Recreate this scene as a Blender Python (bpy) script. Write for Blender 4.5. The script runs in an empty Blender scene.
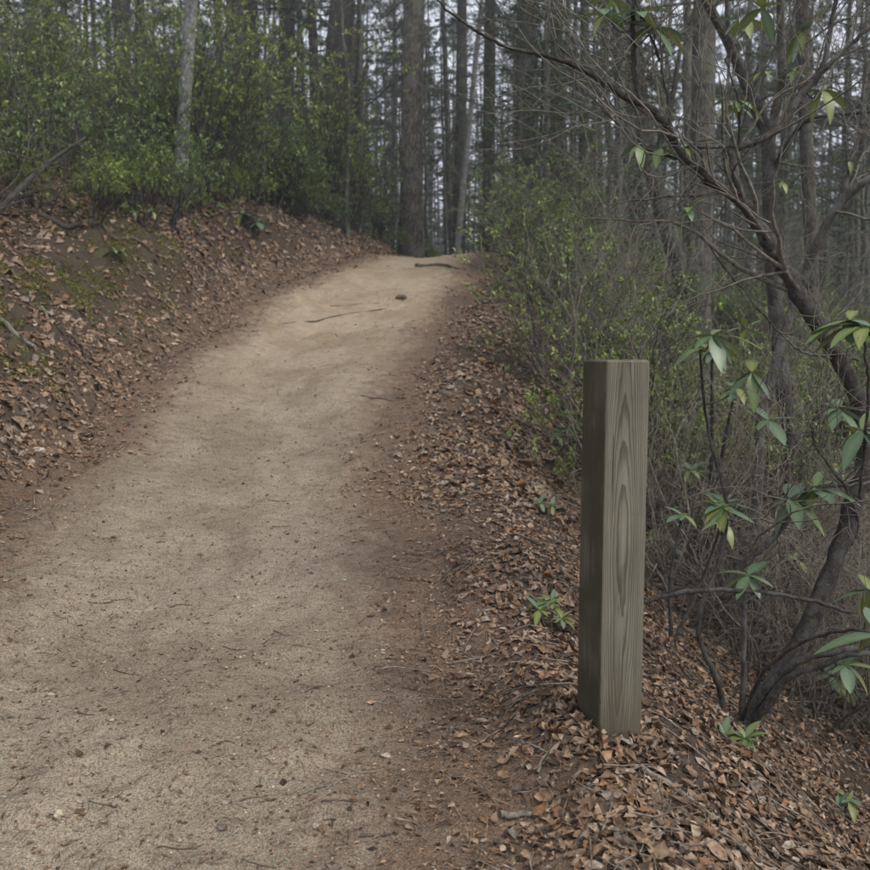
import bpy, math, random
import numpy as np
from mathutils import Vector
rng = np.random.default_rng(7)
random.seed(7)
sc = bpy.context.scene
col = sc.collection

# ------------------------------------------------------------------ camera, world, sun, exposure
CAMZ, PITCH, FPX = 1.30, math.radians(5.04), 850.0
cam_d = bpy.data.cameras.new('camera'); cam = bpy.data.objects.new('camera', cam_d); col.objects.link(cam)
cam.location = (0, 0, CAMZ); cam.rotation_euler = (math.pi/2 - PITCH, 0, 0)
cam_d.sensor_width = 36; cam_d.lens = 36*FPX/870; cam_d.clip_end = 2000
cam_d.dof.use_dof = True; cam_d.dof.focus_distance = 2.9; cam_d.dof.aperture_fstop = 4.5
sc.camera = cam
w = bpy.data.worlds.new('World'); sc.world = w; w.use_nodes = True
wn, wl = w.node_tree.nodes, w.node_tree.links
SUN_EL, SUN_AZ = math.radians(52), math.radians(125)     # azimuth clockwise from +Y: behind the camera, to the right
sky = wn.new('ShaderNodeTexSky'); sky.sky_type = 'NISHITA'; sky.sun_disc = False
sky.sun_elevation = SUN_EL; sky.sun_rotation = SUN_AZ; sky.air_density = 1.0; sky.dust_density = 4.0
hs = wn.new('ShaderNodeHueSaturation'); hs.inputs['Saturation'].default_value = 0.25
mixc = wn.new('ShaderNodeMixRGB'); mixc.inputs['Fac'].default_value = 0.65
mixc.inputs['Color2'].default_value = (6.8, 7.2, 8.3, 1)       # even cloud cover
wl.new(sky.outputs[0], hs.inputs['Color']); wl.new(hs.outputs[0], mixc.inputs['Color1'])
bg = wn['Background']; bg.inputs['Strength'].default_value = 0.12
wl.new(mixc.outputs[0], bg.inputs['Color'])
sun_d = bpy.data.lights.new('sun', 'SUN'); sun_d.energy = 1.5; sun_d.angle = math.radians(18); sun_d.color = (1, .94, .85)
sun = bpy.data.objects.new('sun', sun_d); col.objects.link(sun)
sdir = Vector((math.sin(SUN_AZ)*math.cos(SUN_EL), math.cos(SUN_AZ)*math.cos(SUN_EL), math.sin(SUN_EL)))
sun.rotation_euler = sdir.to_track_quat('Z', 'Y').to_euler(); sun.location = (6, -6, 30)
vs = sc.view_settings; vs.view_transform = 'Standard'; vs.look = 'None'; vs.gamma = 1; vs.use_curve_mapping = False
vs.exposure = 0.52
sc.cycles.use_denoising = True
sc.cycles.max_bounces = 3; sc.cycles.diffuse_bounces = 2; sc.cycles.glossy_bounces = 1; sc.cycles.transmission_bounces = 2; sc.cycles.volume_bounces = 0
sc.cycles.use_adaptive_sampling = True; sc.cycles.adaptive_threshold = .03; sc.cycles.use_light_tree = False

# ------------------------------------------------------------------ helpers
def wpt(px, py, Y):
    """photo pixel + distance along the trail -> point"""
    a, b = (px-435)/FPX, -(py-435)/FPX
    dy = math.cos(PITCH) + b*math.sin(PITCH); dz = -math.sin(PITCH) + b*math.cos(PITCH)
    k = Y/dy
    return np.array([a*k, Y, CAMZ + dz*k])

def make_mesh(name, V, F, mat, smooth=False, colr=None, attrs=None):
    me = bpy.data.meshes.new(name)
    V = np.asarray(V, np.float32); Fs = F if isinstance(F, list) else [F]
    Fs = [np.asarray(f, np.int32) for f in Fs if len(f)]
    me.vertices.add(len(V)); me.vertices.foreach_set('co', V.ravel())
    tot = sum(f.size for f in Fs); npoly = sum(len(f) for f in Fs)
    me.loops.add(tot); me.loops.foreach_set('vertex_index', np.concatenate([f.ravel() for f in Fs]))
    sizes = np.concatenate([np.full(len(f), f.shape[1], np.int32) for f in Fs])
    starts = np.concatenate([[0], np.cumsum(sizes)[:-1]]).astype(np.int32)
    me.polygons.add(npoly); me.polygons.foreach_set('loop_start', starts)
    me.polygons.foreach_set('use_smooth', np.full(npoly, smooth))
    if colr is not None:
        a = me.color_attributes.new('tint', 'FLOAT_COLOR', 'POINT')
        c = np.ones((len(V), 4), np.float32); c[:, :3] = colr
        a.data.foreach_set('color', c.ravel())
    for k, v in (attrs or {}).items():
        a = me.attributes.new(k, 'FLOAT', 'POINT'); a.data.foreach_set('value', np.asarray(v, np.float32))
    me.update(calc_edges=True)
    if mat: me.materials.append(mat)
    return me

def add(name, me, parent=None, loc=None, rotz=0, scale=None, **props):
    o = bpy.data.objects.new(name, me); col.objects.link(o)
    if parent: o.parent = parent
    if loc is not None: o.location = [float(v) for v in loc]
    if rotz: o.rotation_euler = (0, 0, rotz)
    if scale is not None: o.scale = (scale,)*3 if np.isscalar(scale) else scale
    for k, v in props.items(): o[k] = v
    return o

def thing(name, loc, label, category, group=None, rotz=0, scale=None):
    o = add(name, None, None, loc, rotz, scale, label=label, category=category)
    o.empty_display_size = .1
    if group: o['group'] = group
    return o

class Tubes:
    """collects polylines with radii, builds them as one mesh"""
    def __init__(s): s.d = {}
    def add(s, P, R, n=5):
        P = np.asarray(P, float); s.d.setdefault((len(P), n), []).append((P, np.asarray(R, float)))
    def arrays(s):
        VV, FF, off = [], [], 0
        for (m, n), L in s.d.items():
            P = np.stack([l[0] for l in L]); R = np.stack([l[1] for l in L]); K = len(L)
            T = np.gradient(P, axis=1); T /= np.linalg.norm(T, axis=2, keepdims=True)+1e-9
            av = P[:, -1]-P[:, 0]; av /= np.linalg.norm(av, axis=1, keepdims=True)+1e-9
            ref = np.where(np.abs(av[:, 2:3]) > .7, [[1., .13, 0]], [[.1, .05, 1.]])[:, None, :]
            U = np.cross(T, np.broadcast_to(ref, T.shape)); U /= np.linalg.norm(U, axis=2, keepdims=True)+1e-9
            W = np.cross(T, U)
            a = np.arange(n)*2*math.pi/n
            ring = (P[:, :, None, :] + R[:, :, None, None]*(np.cos(a)[None, None, :, None]*U[:, :, None, :]+np.sin(a)[None, None, :, None]*W[:, :, None, :]))
            V = ring.reshape(-1, 3)
            k, i, j = np.meshgrid(np.arange(K), np.arange(m-1), np.arange(n), indexing='ij')
            b = (k*m+i)*n
            F = np.stack([b+j, b+(j+1) % n, b+n+(j+1) % n, b+n+j], -1).reshape(-1, 4)
            # end caps as triangles to a tip vertex
            tip = P[:, -1]+T[:, -1]*R[:, -1:]*.8
            ti = len(V)+np.arange(K)
            kk, jj = np.meshgrid(np.arange(K), np.arange(n), indexing='ij')
            bb = (kk*m+m-1)*n
            C = np.stack([bb+jj, bb+(jj+1) % n, np.broadcast_to(ti[:, None], jj.shape)], -1).reshape(-1, 3)
            V = np.concatenate([V, tip])
            VV.append(V); FF += [F+off, C+off]; off += len(V)
        return np.concatenate(VV), FF
    def mesh(s, name, mat, smooth=True, colr=None):
        V, F = s.arrays(); return make_mesh(name, V, F, mat, smooth, colr)

def smooth_line(P, R, k=4):
    """Catmull-Rom through points"""
    P = np.asarray(P, float); R = np.asarray(R, float)
    Q = np.concatenate([[2*P[0]-P[1]], P, [2*P[-1]-P[-2]]]); out, ro = [], []
    for i in range(len(P)-1):
        p0, p1, p2, p3 = Q[i:i+4]
        for t in np.arange(k)/k:
            out.append(.5*((2*p1)+(-p0+p2)*t+(2*p0-5*p1+4*p2-p3)*t*t+(-p0+3*p1-3*p2+p3)*t**3)); ro.append(R[i]*(1-t)+R[i+1]*t)
    out.append(P[-1]); ro.append(R[-1])
    return np.array(out), np.array(ro)

def vnoise(x, y, s, seed=0):
    """smooth value noise in -1..1"""
    x = np.asarray(x, float)*s+seed*17.3; y = np.asarray(y, float)*s+seed*9.1
    xi, yi = np.floor(x), np.floor(y); fx, fy = x-xi, y-yi
    fx = fx*fx*(3-2*fx); fy = fy*fy*(3-2*fy)
    def h(a, b):
        v = np.sin(a*127.1+b*311.7+seed*74.7)*43758.5453
        return v-np.floor(v)
    return 2*((h(xi, yi)*(1-fx)+h(xi+1, yi)*fx)*(1-fy)+(h(xi, yi+1)*(1-fx)+h(xi+1, yi+1)*fx)*fy)-1

# ------------------------------------------------------------------ terrain
def sinterp(y, X, Y):
    y = np.asarray(y, float)
    return (np.interp(y-.5, X, Y)+2*np.interp(y, X, Y)+np.interp(y+.5, X, Y))/4
LX = [-10, 1.9, 2.8, 3.8, 4.8, 5.8, 7, 8.4, 10, 11.5, 13, 14, 16, 20, 26, 40, 200]
LY = [-1.9, -2.0, -2.2, -2.35, -2.42, -2.48, -2.5, -2.45, -2.2, -1.85, -1.45, -1.2, -.75, .3, 1.5, 3, 3]
RX = [-10, 1.9, 2.8, 3.8, 4.8, 5.8, 7, 8.4, 10, 12, 14, 16, 20, 26, 40, 200]
RY = [.25, .22, .15, .0, -.06, -.11, -.08, .06, .38, .68, .88, 1.25, 2.2, 3.4, 5, 5]
PX = [-10, -5, 0, 2, 3, 4, 5, 6, 8, 10, 12, 13.5, 15, 17, 20, 26, 40, 80, 200]
PY = [-1.75, -1.6, -1.3, -1.2, -1.12, -1.0, -.82, -.55, .05, .68, 1.25, 1.60, 1.84, 1.88, 1.7, 1.4, 1.6, 3.5, 9]
BX = [-10, 2, 5, 8, 10, 12, 14, 16, 20, 30, 200]
BY = [.9, .95, 1.0, 1.05, .98, .85, .8, .7, .6, .6, .6]
def edges(y):
    l = sinterp(y, LX, LY)+.09*vnoise(y, 0*np.asarray(y), .9, 3)+.05*vnoise(y, 0*np.asarray(y), 2.7, 4)
    r = sinterp(y, RX, RY)+.08*vnoise(y, 0*np.asarray(y), 1.1, 5)+.04*vnoise(y, 0*np.asarray(y), 3.1, 6)
    return l, r
def ground(x, y):
    x = np.asarray(x, float); y = np.asarray(y, float)
    l, r = edges(y); p = CAMZ+sinterp(y, PX, PY)
    tl = np.maximum(l-x, 0); tr = np.maximum(x-r, 0)
    ins = np.clip((x-l)/(r-l), 0, 1)
    z = p-.05*4*ins*(1-ins)+.02*np.sin(ins*9.5+.7)
    B = sinterp(y, BX, BY)
    z = z+B*(1-np.exp(-(tl/.85)**1.15))+.11*np.minimum(tl, 14)
    z = z+.03*np.exp(-((tr-.25)/.2)**2)-.080*np.exp(-((y-2.3)/1.2)**2)*np.clip((tr-.25)/.3, 0, 1)
    d = np.maximum(tr-.55, 0)
    z = z-2.6*(1-np.exp(-(d/6.0)))-.25*(1-np.exp(-(d/.8)**2))
    out = 1-np.exp(-(tl+tr)/.35)
    z = z+out*(.10*vnoise(x, y, .8, 1)+.05*vnoise(x, y, 2.1, 2)+.025*vnoise(x, y, 5.3, 8)+.35*vnoise(x, y, .12, 9)*np.clip((tl+tr)/6, 0, 1))
    lump = np.exp(-((tl-.75)/.6)**2)
    z = z+lump*(.16*vnoise(x, y, 1.5, 21)+.15*np.abs(vnoise(x, y, 3.1, 22))-.06+.07*vnoise(x, y, 7, 23)+.03*vnoise(x, y, 14, 24))
    z = z+.015*vnoise(x, y, 1.6, 10)+.012*vnoise(x, y, 2.3, 11)+.006*vnoise(x, y, 7, 12)+.003*vnoise(x, y, 19, 13)
    return z
def gnormal(x, y, e=.03):
    n = np.stack([-(ground(x+e, y)-ground(x-e, y))/(2*e), -(ground(x, y+e)-ground(x, y-e))/(2*e), np.ones_like(x)], -1)
    return n/np.linalg.norm(n, axis=-1, keepdims=True)
def gz(x, y): return float(ground(np.array([x]), np.array([y]))[0])
def edge_dist(x, y):
    l, r = edges(y); return np.maximum(l-x, x-r)       # negative on the trail

def on_ground(px, py, d0=1.2, d1=40):
    """where the ray through a photo pixel meets the ground"""
    ds = np.geomspace(d0, d1, 1500); P = np.array([wpt(px, py, d) for d in ds])
    below = P[:, 2] < ground(P[:, 0], P[:, 1])
    i = int(np.argmax(below)) if below.any() else len(ds)-1
    x, y = P[i, 0], P[i, 1]
    return np.array([x, y, gz(x, y)])

# ------------------------------------------------------------------ materials
def new_mat(name):
    m = bpy.data.materials.new(name); m.use_nodes = True
    return m, m.node_tree.nodes, m.node_tree.links, m.node_tree.nodes['Principled BSDF']
def N(ns, t, **kw):
    n = ns.new(t)
    for k, v in kw.items():
        if k in n.inputs: n.inputs[k].default_value = v
        else: setattr(n, k, v)
    return n
def ramp(ns, stops):
    r = ns.new('ShaderNodeValToRGB'); e = r.color_ramp.elements
    while len(e) < len(stops): e.new(.5)
    for el, (p, c) in zip(e, stops):
        el.position = p; el.color = (*c, 1) if len(c) == 3 else c
    return r
def mixrgb(ns, ls, fac, a, b, mode='MIX'):
    m = ns.new('ShaderNodeMixRGB'); m.blend_type = mode
    for s, v in (('Fac', fac), ('Color1', a), ('Color2', b)):
        if hasattr(v, 'default_value') or hasattr(v, 'links'): ls.new(v, m.inputs[s])
        else: m.inputs[s].default_value = v if s == 'Fac' else (*v, 1)
    return m.outputs[0]

def soil_material():
    m, ns, ls, b = new_mat('soil')
    tc = ns.new('ShaderNodeTexCoord'); co = tc.outputs['Object']
    at = ns.new('ShaderNodeAttribute'); at.attribute_name = 'edge'
    far = ns.new('ShaderNodeAttribute'); far.attribute_name = 'far'
    n1 = N(ns, 'ShaderNodeTexNoise', Scale=1.6, Detail=3.0, Roughness=.6); ls.new(co, n1.inputs['Vector'])
    n2 = N(ns, 'ShaderNodeTexNoise', Scale=9.0, Detail=4.0, Roughness=.7); ls.new(co, n2.inputs['Vector'])
    n3 = N(ns, 'ShaderNodeTexNoise', Scale=120.0, Detail=2.0, Roughness=.7); ls.new(co, n3.inputs['Vector'])
    n4 = N(ns, 'ShaderNodeTexNoise', Scale=380.0, Detail=0.0, Roughness=.6); ls.new(co, n4.inputs['Vector'])
    # trail tone: grey tan in the middle, ochre farther up, brown humus towards the edges
    tan = mixrgb(ns, ls, ramp_out(ns, ls, n1.outputs[0], .38, .62), (.222, .179, .129), (.296, .244, .181))
    och = mixrgb(ns, ls, ramp_out(ns, ls, n1.outputs[0], .4, .6), (.325, .25, .17), (.39, .315, .23))
    tr = mixrgb(ns, ls, far.outputs['Fac'], tan, och)
    ma = N(ns, 'ShaderNodeMath', operation='MULTIPLY_ADD'); ls.new(n2.outputs[0], ma.inputs[0]); ma.inputs[1].default_value = .9; ls.new(at.outputs['Fac'], ma.inputs[2])
    ma2 = N(ns, 'ShaderNodeMath', operation='MULTIPLY_ADD'); ls.new(n1.outputs[0], ma2.inputs[0]); ma2.inputs[1].default_value = .7; ls.new(ma.outputs[0], ma2.inputs[2])
    e1 = ramp_out(ns, ls, ma2.outputs[0], .12, .72)
    c = mixrgb(ns, ls, e1, tr, (.152, .104, .072))
    e2 = ramp_out(ns, ls, ma2.outputs[0], .75, 1.25)
    c = mixrgb(ns, ls, e2, c, (.066, .050, .037))
    # grain
    g = ramp(ns, [(.30, (.35, .33, .31)), (.5, (1, 1, 1)), (.72, (1.45, 1.42, 1.38))]); ls.new(n3.outputs[0], g.inputs[0])
    c = mixrgb(ns, ls, .75, c, g.outputs[0], 'MULTIPLY')
    g2 = ramp(ns, [(.34, (.35, .33, .31)), (.5, (1, 1, 1)), (.68, (1.5, 1.47, 1.42))]); ls.new(n4.outputs[0], g2.inputs[0])
    c = mixrgb(ns, ls, .6, c, g2.outputs[0], 'MULTIPLY')
    # streaks of washed debris lying across the slope
    mp = N(ns, 'ShaderNodeMapping'); mp.inputs['Scale'].default_value = (7, 38, 10); ls.new(co, mp.inputs[0])
    n5 = N(ns, 'ShaderNodeTexNoise', Scale=1.0, Detail=3.0, Roughness=.72, Distortion=.6); ls.new(mp.outputs[0], n5.inputs['Vector'])
    g3 = ramp(ns, [(.36, (.45, .41, .37)), (.5, (1, 1, 1)), (.75, (1.15, 1.13, 1.1))]); ls.new(n5.outputs[0], g3.inputs[0])
    c = mixrgb(ns, ls, .38, c, g3.outputs[0], 'MULTIPLY')
    # moss on the bank
    mo = ns.new('ShaderNodeAttribute'); mo.attribute_name = 'moss'
    mm = N(ns, 'ShaderNodeMath', operation='MULTIPLY'); ls.new(mo.outputs['Fac'], mm.inputs[0]); ls.new(ramp_out(ns, ls, n2.outputs[0], .4, .6), mm.inputs[1])
    mm2 = N(ns, 'ShaderNodeMath', operation='MULTIPLY'); ls.new(mm.outputs[0], mm2.inputs[0]); mm2.inputs[1].default_value = .45
    c = mixrgb(ns, ls, mm2.outputs[0], c, (.10, .10, .024))
    ls.new(c, b.inputs['Base Color']); b.inputs['Roughness'].default_value = .95; b.inputs['Specular IOR Level'].default_value = .2
    sm = N(ns, 'ShaderNodeMath', operation='MULTIPLY_ADD'); ls.new(n3.outputs[0], sm.inputs[0]); sm.inputs[1].default_value = .6; ls.new(n2.outputs[0], sm.inputs[2])
    sm2 = N(ns, 'ShaderNodeMath', operation='MULTIPLY_ADD'); ls.new(n5.outputs[0], sm2.inputs[0]); sm2.inputs[1].default_value = .15; ls.new(sm.outputs[0], sm2.inputs[2])
    bp = N(ns, 'ShaderNodeBump', Strength=.8, Distance=.02); ls.new(sm2.outputs[0], bp.inputs['Height']); ls.new(bp.outputs[0], b.inputs['Normal'])
    return m
def ramp_out(ns, ls, src, lo, hi):
    r = N(ns, 'ShaderNodeMapRange', interpolation_type='SMOOTHSTEP'); r.inputs['From Min'].default_value = lo; r.inputs['From Max'].default_value = hi
    ls.new(src, r.inputs['Value']); return r.outputs[0]

def tint_material(name, rough=.8, transl=0.0, spec=.3, bump=0, var=.25, sheen=0):
    """colour from the mesh's own tint attribute, small noise variation"""
    m, ns, ls, b = new_mat(name)
    at = ns.new('ShaderNodeAttribute'); at.attribute_name = 'tint'
    tc = ns.new('ShaderNodeTexCoord')
    n = N(ns, 'ShaderNodeTexNoise', Scale=60.0, Detail=1.0); ls.new(tc.outputs['Object'], n.inputs['Vector'])
    r = ramp(ns, [(.3, (1-var*1.6,)*3), (.7, (1+var,)*3)]); ls.new(n.outputs[0], r.inputs[0])
    c = mixrgb(ns, ls, 1.0, at.outputs['Color'], r.outputs[0], 'MULTIPLY')
    ls.new(c, b.inputs['Base Color']); b.inputs['Roughness'].default_value = rough; b.inputs['Specular IOR Level'].default_value = spec
    if bump:
        bp = N(ns, 'ShaderNodeBump', Strength=bump, Distance=.004); ls.new(n.outputs[0], bp.inputs['Height']); ls.new(bp.outputs[0], b.inputs['Normal'])
    if transl:
        t = ns.new('ShaderNodeBsdfTranslucent'); ls.new(c, t.inputs['Color'])
        ms = ns.new('ShaderNodeMixShader'); ms.inputs[0].default_value = transl
        ls.new(b.outputs[0], ms.inputs[1]); ls.new(t.outputs[0], ms.inputs[2]); ls.new(ms.outputs[0], ns['Material Output'].inputs['Surface'])
    return m

def bark_material(name, dark, light, lichen=None, scale=1.0, stretch=.16, bump=.9, lam=.3):
    m, ns, ls, b = new_mat(name)
    tc = ns.new('ShaderNodeTexCoord'); mp = N(ns, 'ShaderNodeMapping'); mp.inputs['Scale'].default_value = (1, 1, stretch)
    ls.new(tc.outputs['Object'], mp.inputs[0])
    v = N(ns, 'ShaderNodeTexVoronoi', Scale=26*scale, feature='DISTANCE_TO_EDGE'); n0 = N(ns, 'ShaderNodeTexNoise', Scale=14*scale, Detail=3.0, Roughness=.7)
    ls.new(mp.outputs[0], n0.inputs['Vector'])
    wv = mixrgb(ns, ls, .12, mp.outputs[0], n0.outputs['Color'], 'ADD'); ls.new(wv, v.inputs['Vector'])
    r = ramp(ns, [(0.0, tuple(x*.45 for x in dark)), (.12, dark), (.4, light)]); ls.new(v.outputs[0], r.inputs[0])
    r2 = ramp(ns, [(.3, (.55,)*3), (.7, (1.35,)*3)]); ls.new(n0.outputs[0], r2.inputs[0])
    c = mixrgb(ns, ls, 1.0, r.outputs[0], r2.outputs[0], 'MULTIPLY')
    if lichen:
        nl = N(ns, 'ShaderNodeTexNoise', Scale=3.2*scale, Detail=3.0, Roughness=.65); ls.new(tc.outputs['Object'], nl.inputs['Vector'])
        f = N(ns, 'ShaderNodeMath', operation='MULTIPLY'); ls.new(ramp_out(ns, ls, nl.outputs[0], .48, .62), f.inputs[0]); f.inputs[1].default_value = lam*2
        c = mixrgb(ns, ls, f.outputs[0], c, lichen)
    oi = ns.new('ShaderNodeObjectInfo'); rr = ramp(ns, [(0, (.68, .66, .62)), (.5, (1, 1, 1)), (1, (1.45, 1.42, 1.36))]); ls.new(oi.outputs['Random'], rr.inputs[0])
    c = mixrgb(ns, ls, 1.0, c, rr.outputs[0], 'MULTIPLY')
    ls.new(c, b.inputs['Base Color']); b.inputs['Roughness'].default_value = .9; b.inputs['Specular IOR Level'].default_value = .25
    h = N(ns, 'ShaderNodeMath', operation='MULTIPLY_ADD'); ls.new(n0.outputs[0], h.inputs[0]); h.inputs[1].default_value = .35; ls.new(v.outputs[0], h.inputs[2])
    bp = N(ns, 'ShaderNodeBump', Strength=bump, Distance=.025/scale); ls.new(h.outputs[0], bp.inputs['Height']); ls.new(bp.outputs[0], b.inputs['Normal'])
    return m

def post_material():
    m, ns, ls, b = new_mat('weathered_post_wood')
    tc = ns.new('ShaderNodeTexCoord'); sp = ns.new('ShaderNodeSeparateXYZ'); ls.new(tc.outputs['Object'], sp.inputs[0])
    def M(op, a, bb=None, c=None):
        n = ns.new('ShaderNodeMath'); n.operation = op
        for i, v in enumerate((a, bb, c)):
            if v is None: continue
            if hasattr(v, 'links'): ls.new(v, n.inputs[i])
            else: n.inputs[i].default_value = v
        return n.outputs[0]
    # slow wander of the rings
    mp = N(ns, 'ShaderNodeMapping'); mp.inputs['Scale'].default_value = (9, 9, 1.3); ls.new(tc.outputs['Object'], mp.inputs[0])
    wn_ = N(ns, 'ShaderNodeTexNoise', Scale=1.0, Detail=4.0, Roughness=.6); ls.new(mp.outputs[0], wn_.inputs['Vector'])
    zz = M('SUBTRACT', sp.outputs[2], .86)
    x = M('ADD', sp.outputs[0], .006); y = sp.outputs[1]
    r = M('SQRT', M('ADD', M('MULTIPLY', x, x), M('MULTIPLY', y, y)))
    r = M('ADD', r, M('MULTIPLY', M('SQRT', M('ADD', M('MULTIPLY', zz, zz), .004)), .017))
    r = M('ADD', r, M('MULTIPLY', zz, .003))
    r = M('ADD', r, M('MULTIPLY', M('SUBTRACT', wn_.outputs[0], .5), .016))
    ph = M('FRACT', M('MULTIPLY', r, 290.0))
    line = ramp(ns, [(0, (.190, .174, .136)), (.45, (.176, .160, .122)), (.78, (.105, .093, .066)), (.95, (.084, .074, .052)), (1, (.190, .174, .136))]); ls.new(ph, line.inputs[0])
    # fibres
    mp2 = N(ns, 'ShaderNodeMapping'); mp2.inputs['Scale'].default_value = (420, 420, 6); ls.new(tc.outputs['Object'], mp2.inputs[0])
    fb = N(ns, 'ShaderNodeTexNoise', Scale=1.0, Detail=4.0, Roughness=.7); ls.new(mp2.outputs[0], fb.inputs['Vector'])
    fr = ramp(ns, [(.3, (.62,)*3), (.7, (1.25,)*3)]); ls.new(fb.outputs[0], fr.inputs[0])
    c = mixrgb(ns, ls, .8, line.outputs[0], fr.outputs[0], 'MULTIPLY')
    # drying checks, water streaks, soil splash at the foot
    mp3 = N(ns, 'ShaderNodeMapping'); mp3.inputs['Scale'].default_value = (75, 75, 2.2); ls.new(tc.outputs['Object'], mp3.inputs[0])
    ck = N(ns, 'ShaderNodeTexNoise', Scale=1.0, Detail=2.0, Roughness=.5); ls.new(mp3.outputs[0], ck.inputs['Vector'])
    ckf = ramp_out(ns, ls, ck.outputs[0], .70, .74)
    c = mixrgb(ns, ls, M('MULTIPLY', ckf, .85), c, (.022, .019, .014))
    mp4 = N(ns, 'ShaderNodeMapping'); mp4.inputs['Scale'].default_value = (28, 28, 1.6); ls.new(tc.outputs['Object'], mp4.inputs[0])
    stn = N(ns, 'ShaderNodeTexNoise', Scale=1.0, Detail=4.0, Roughness=.6); ls.new(mp4.outputs[0], stn.inputs['Vector'])
    str_ = ramp(ns, [(.3, (.62, .60, .55)), (.6, (1.1, 1.1, 1.1))]); ls.new(stn.outputs[0], str_.inputs[0])
    c = mixrgb(ns, ls, .8, c, str_.outputs[0], 'MULTIPLY')
    ft = M('MULTIPLY', ramp_out(ns, ls, M('ADD', sp.outputs[2], M('MULTIPLY', stn.outputs[0], .25)), .68, .46), .65)
    c = mixrgb(ns, ls, ft, c, (.085, .066, .045))
    # grey weathering; side towards the trail (-x face) gets green algae with its shade painted in
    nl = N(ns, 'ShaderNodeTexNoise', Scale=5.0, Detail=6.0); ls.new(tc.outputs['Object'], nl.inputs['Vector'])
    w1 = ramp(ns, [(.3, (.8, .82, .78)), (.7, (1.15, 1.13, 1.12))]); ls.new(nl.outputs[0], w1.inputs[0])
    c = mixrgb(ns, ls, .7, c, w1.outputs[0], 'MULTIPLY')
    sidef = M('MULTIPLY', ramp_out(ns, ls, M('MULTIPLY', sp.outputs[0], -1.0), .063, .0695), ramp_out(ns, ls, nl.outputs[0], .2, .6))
    alg_shade = mixrgb(ns, ls, .8, (.044, .040, .019), fr.outputs[0], 'MULTIPLY')
    c = mixrgb(ns, ls, M('MULTIPLY', sidef, .95), c, alg_shade)
    ls.new(c, b.inputs['Base Color']); b.inputs['Roughness'].default_value = .85; b.inputs['Specular IOR Level'].default_value = .25
    hh = M('ADD', M('MULTIPLY', ph, -.5), M('ADD', M('MULTIPLY', fb.outputs[0], .8), M('MULTIPLY', ckf, -2.5)))
    bp = N(ns, 'ShaderNodeBump', Strength=.45, Distance=.003); ls.new(hh, bp.inputs['Height']); ls.new(bp.outputs[0], b.inputs['Normal'])
    return m

SOIL = soil_material()
LITTER = tint_material('dry_leaf', .75, .12, .25, 0, .3)
LEAF = tint_material('laurel_leaf', .34, .3, .5, 0, .2)
RHODO = tint_material('rhododendron_leaf', .34, .18, .5, .15, .15)
NEEDLE = tint_material('needle', .6, 0, .3, 0, .2)
TWIGM = tint_material('twig_bark', .85, 0, .2, .3, .3)
STONE = tint_material('stone', .8, 0, .3, .5, .3)
B_PINE = bark_material('pine_bark', (.085, .070, .058), (.20, .170, .142), (.13, .14, .11), 1.0, .22)
B_OAK = bark_material('oak_bark', (.070, .062, .050), (.165, .150, .125), (.11, .125, .085), 1.3, .13)
B_PALE = bark_material('pale_bark', (.20, .195, .18), (.36, .355, .34), (.16, .17, .14), 1.2, .5, .3)
B_SHRUB = bark_material('shrub_bark', (.060, .053, .046), (.155, .138, .12), (.17, .17, .155), 3.0, .35, .6, .2)
B_THIN = bark_material('sapling_bark', (.07, .065, .055), (.17, .16, .14), (.12, .14, .09), 2.0, .3, .5)
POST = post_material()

# ------------------------------------------------------------------ ground sheets
ys = [-8.0]
while ys[-1] < 190: ys.append(ys[-1]+max(.022, .0085*abs(ys[-1])) if ys[-1] > .9 else ys[-1]+.25)
ys = np.array(ys)
yl, yr = edges(ys)
def sheet(name, xs, label=None):
    X = xs; Y = np.broadcast_to(ys[:, None], X.shape); Z = ground(X, Y)
    V = np.stack([X, Y, Z], -1).reshape(-1, 3); nr, nc = X.shape
    i, j = np.meshgrid(np.arange(nr-1), np.arange(nc-1), indexing='ij'); b = i*nc+j
    F = np.stack([b, b+1, b+nc+1, b+nc], -1).reshape(-1, 4)
    e = edge_dist(X, Y).ravel()
    far = np.clip((Y-6)/4, 0, 1).ravel()
    l, r = edges(Y); tl = (l-X).ravel()
    ms = np.exp(-((tl-.85)/.5)**2)*np.clip(.35+2*vnoise(X, Y, 1.1, 31).ravel(), 0, 1)*np.clip((Y.ravel()-3)/2, 0, 1)*np.clip((10-Y.ravel())/2.5, 0, 1)
    me = make_mesh(name, V, F, SOIL, True, attrs={'edge': e, 'far': far, 'moss': ms})
    return add(name, me, kind='structure')
u = np.linspace(0, 1, 110)
sheet('trail', yl[:, None]*(1-u)+yr[:, None]*u)
g = np.concatenate([[0], np.geomspace(.03, 90, 104)]); g2 = np.maximum(g, 0)
sheet('bank', yl[:, None]-g2[::-1][None, :])
sheet('forest_floor', yr[:, None]+g2[None, :])

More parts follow.
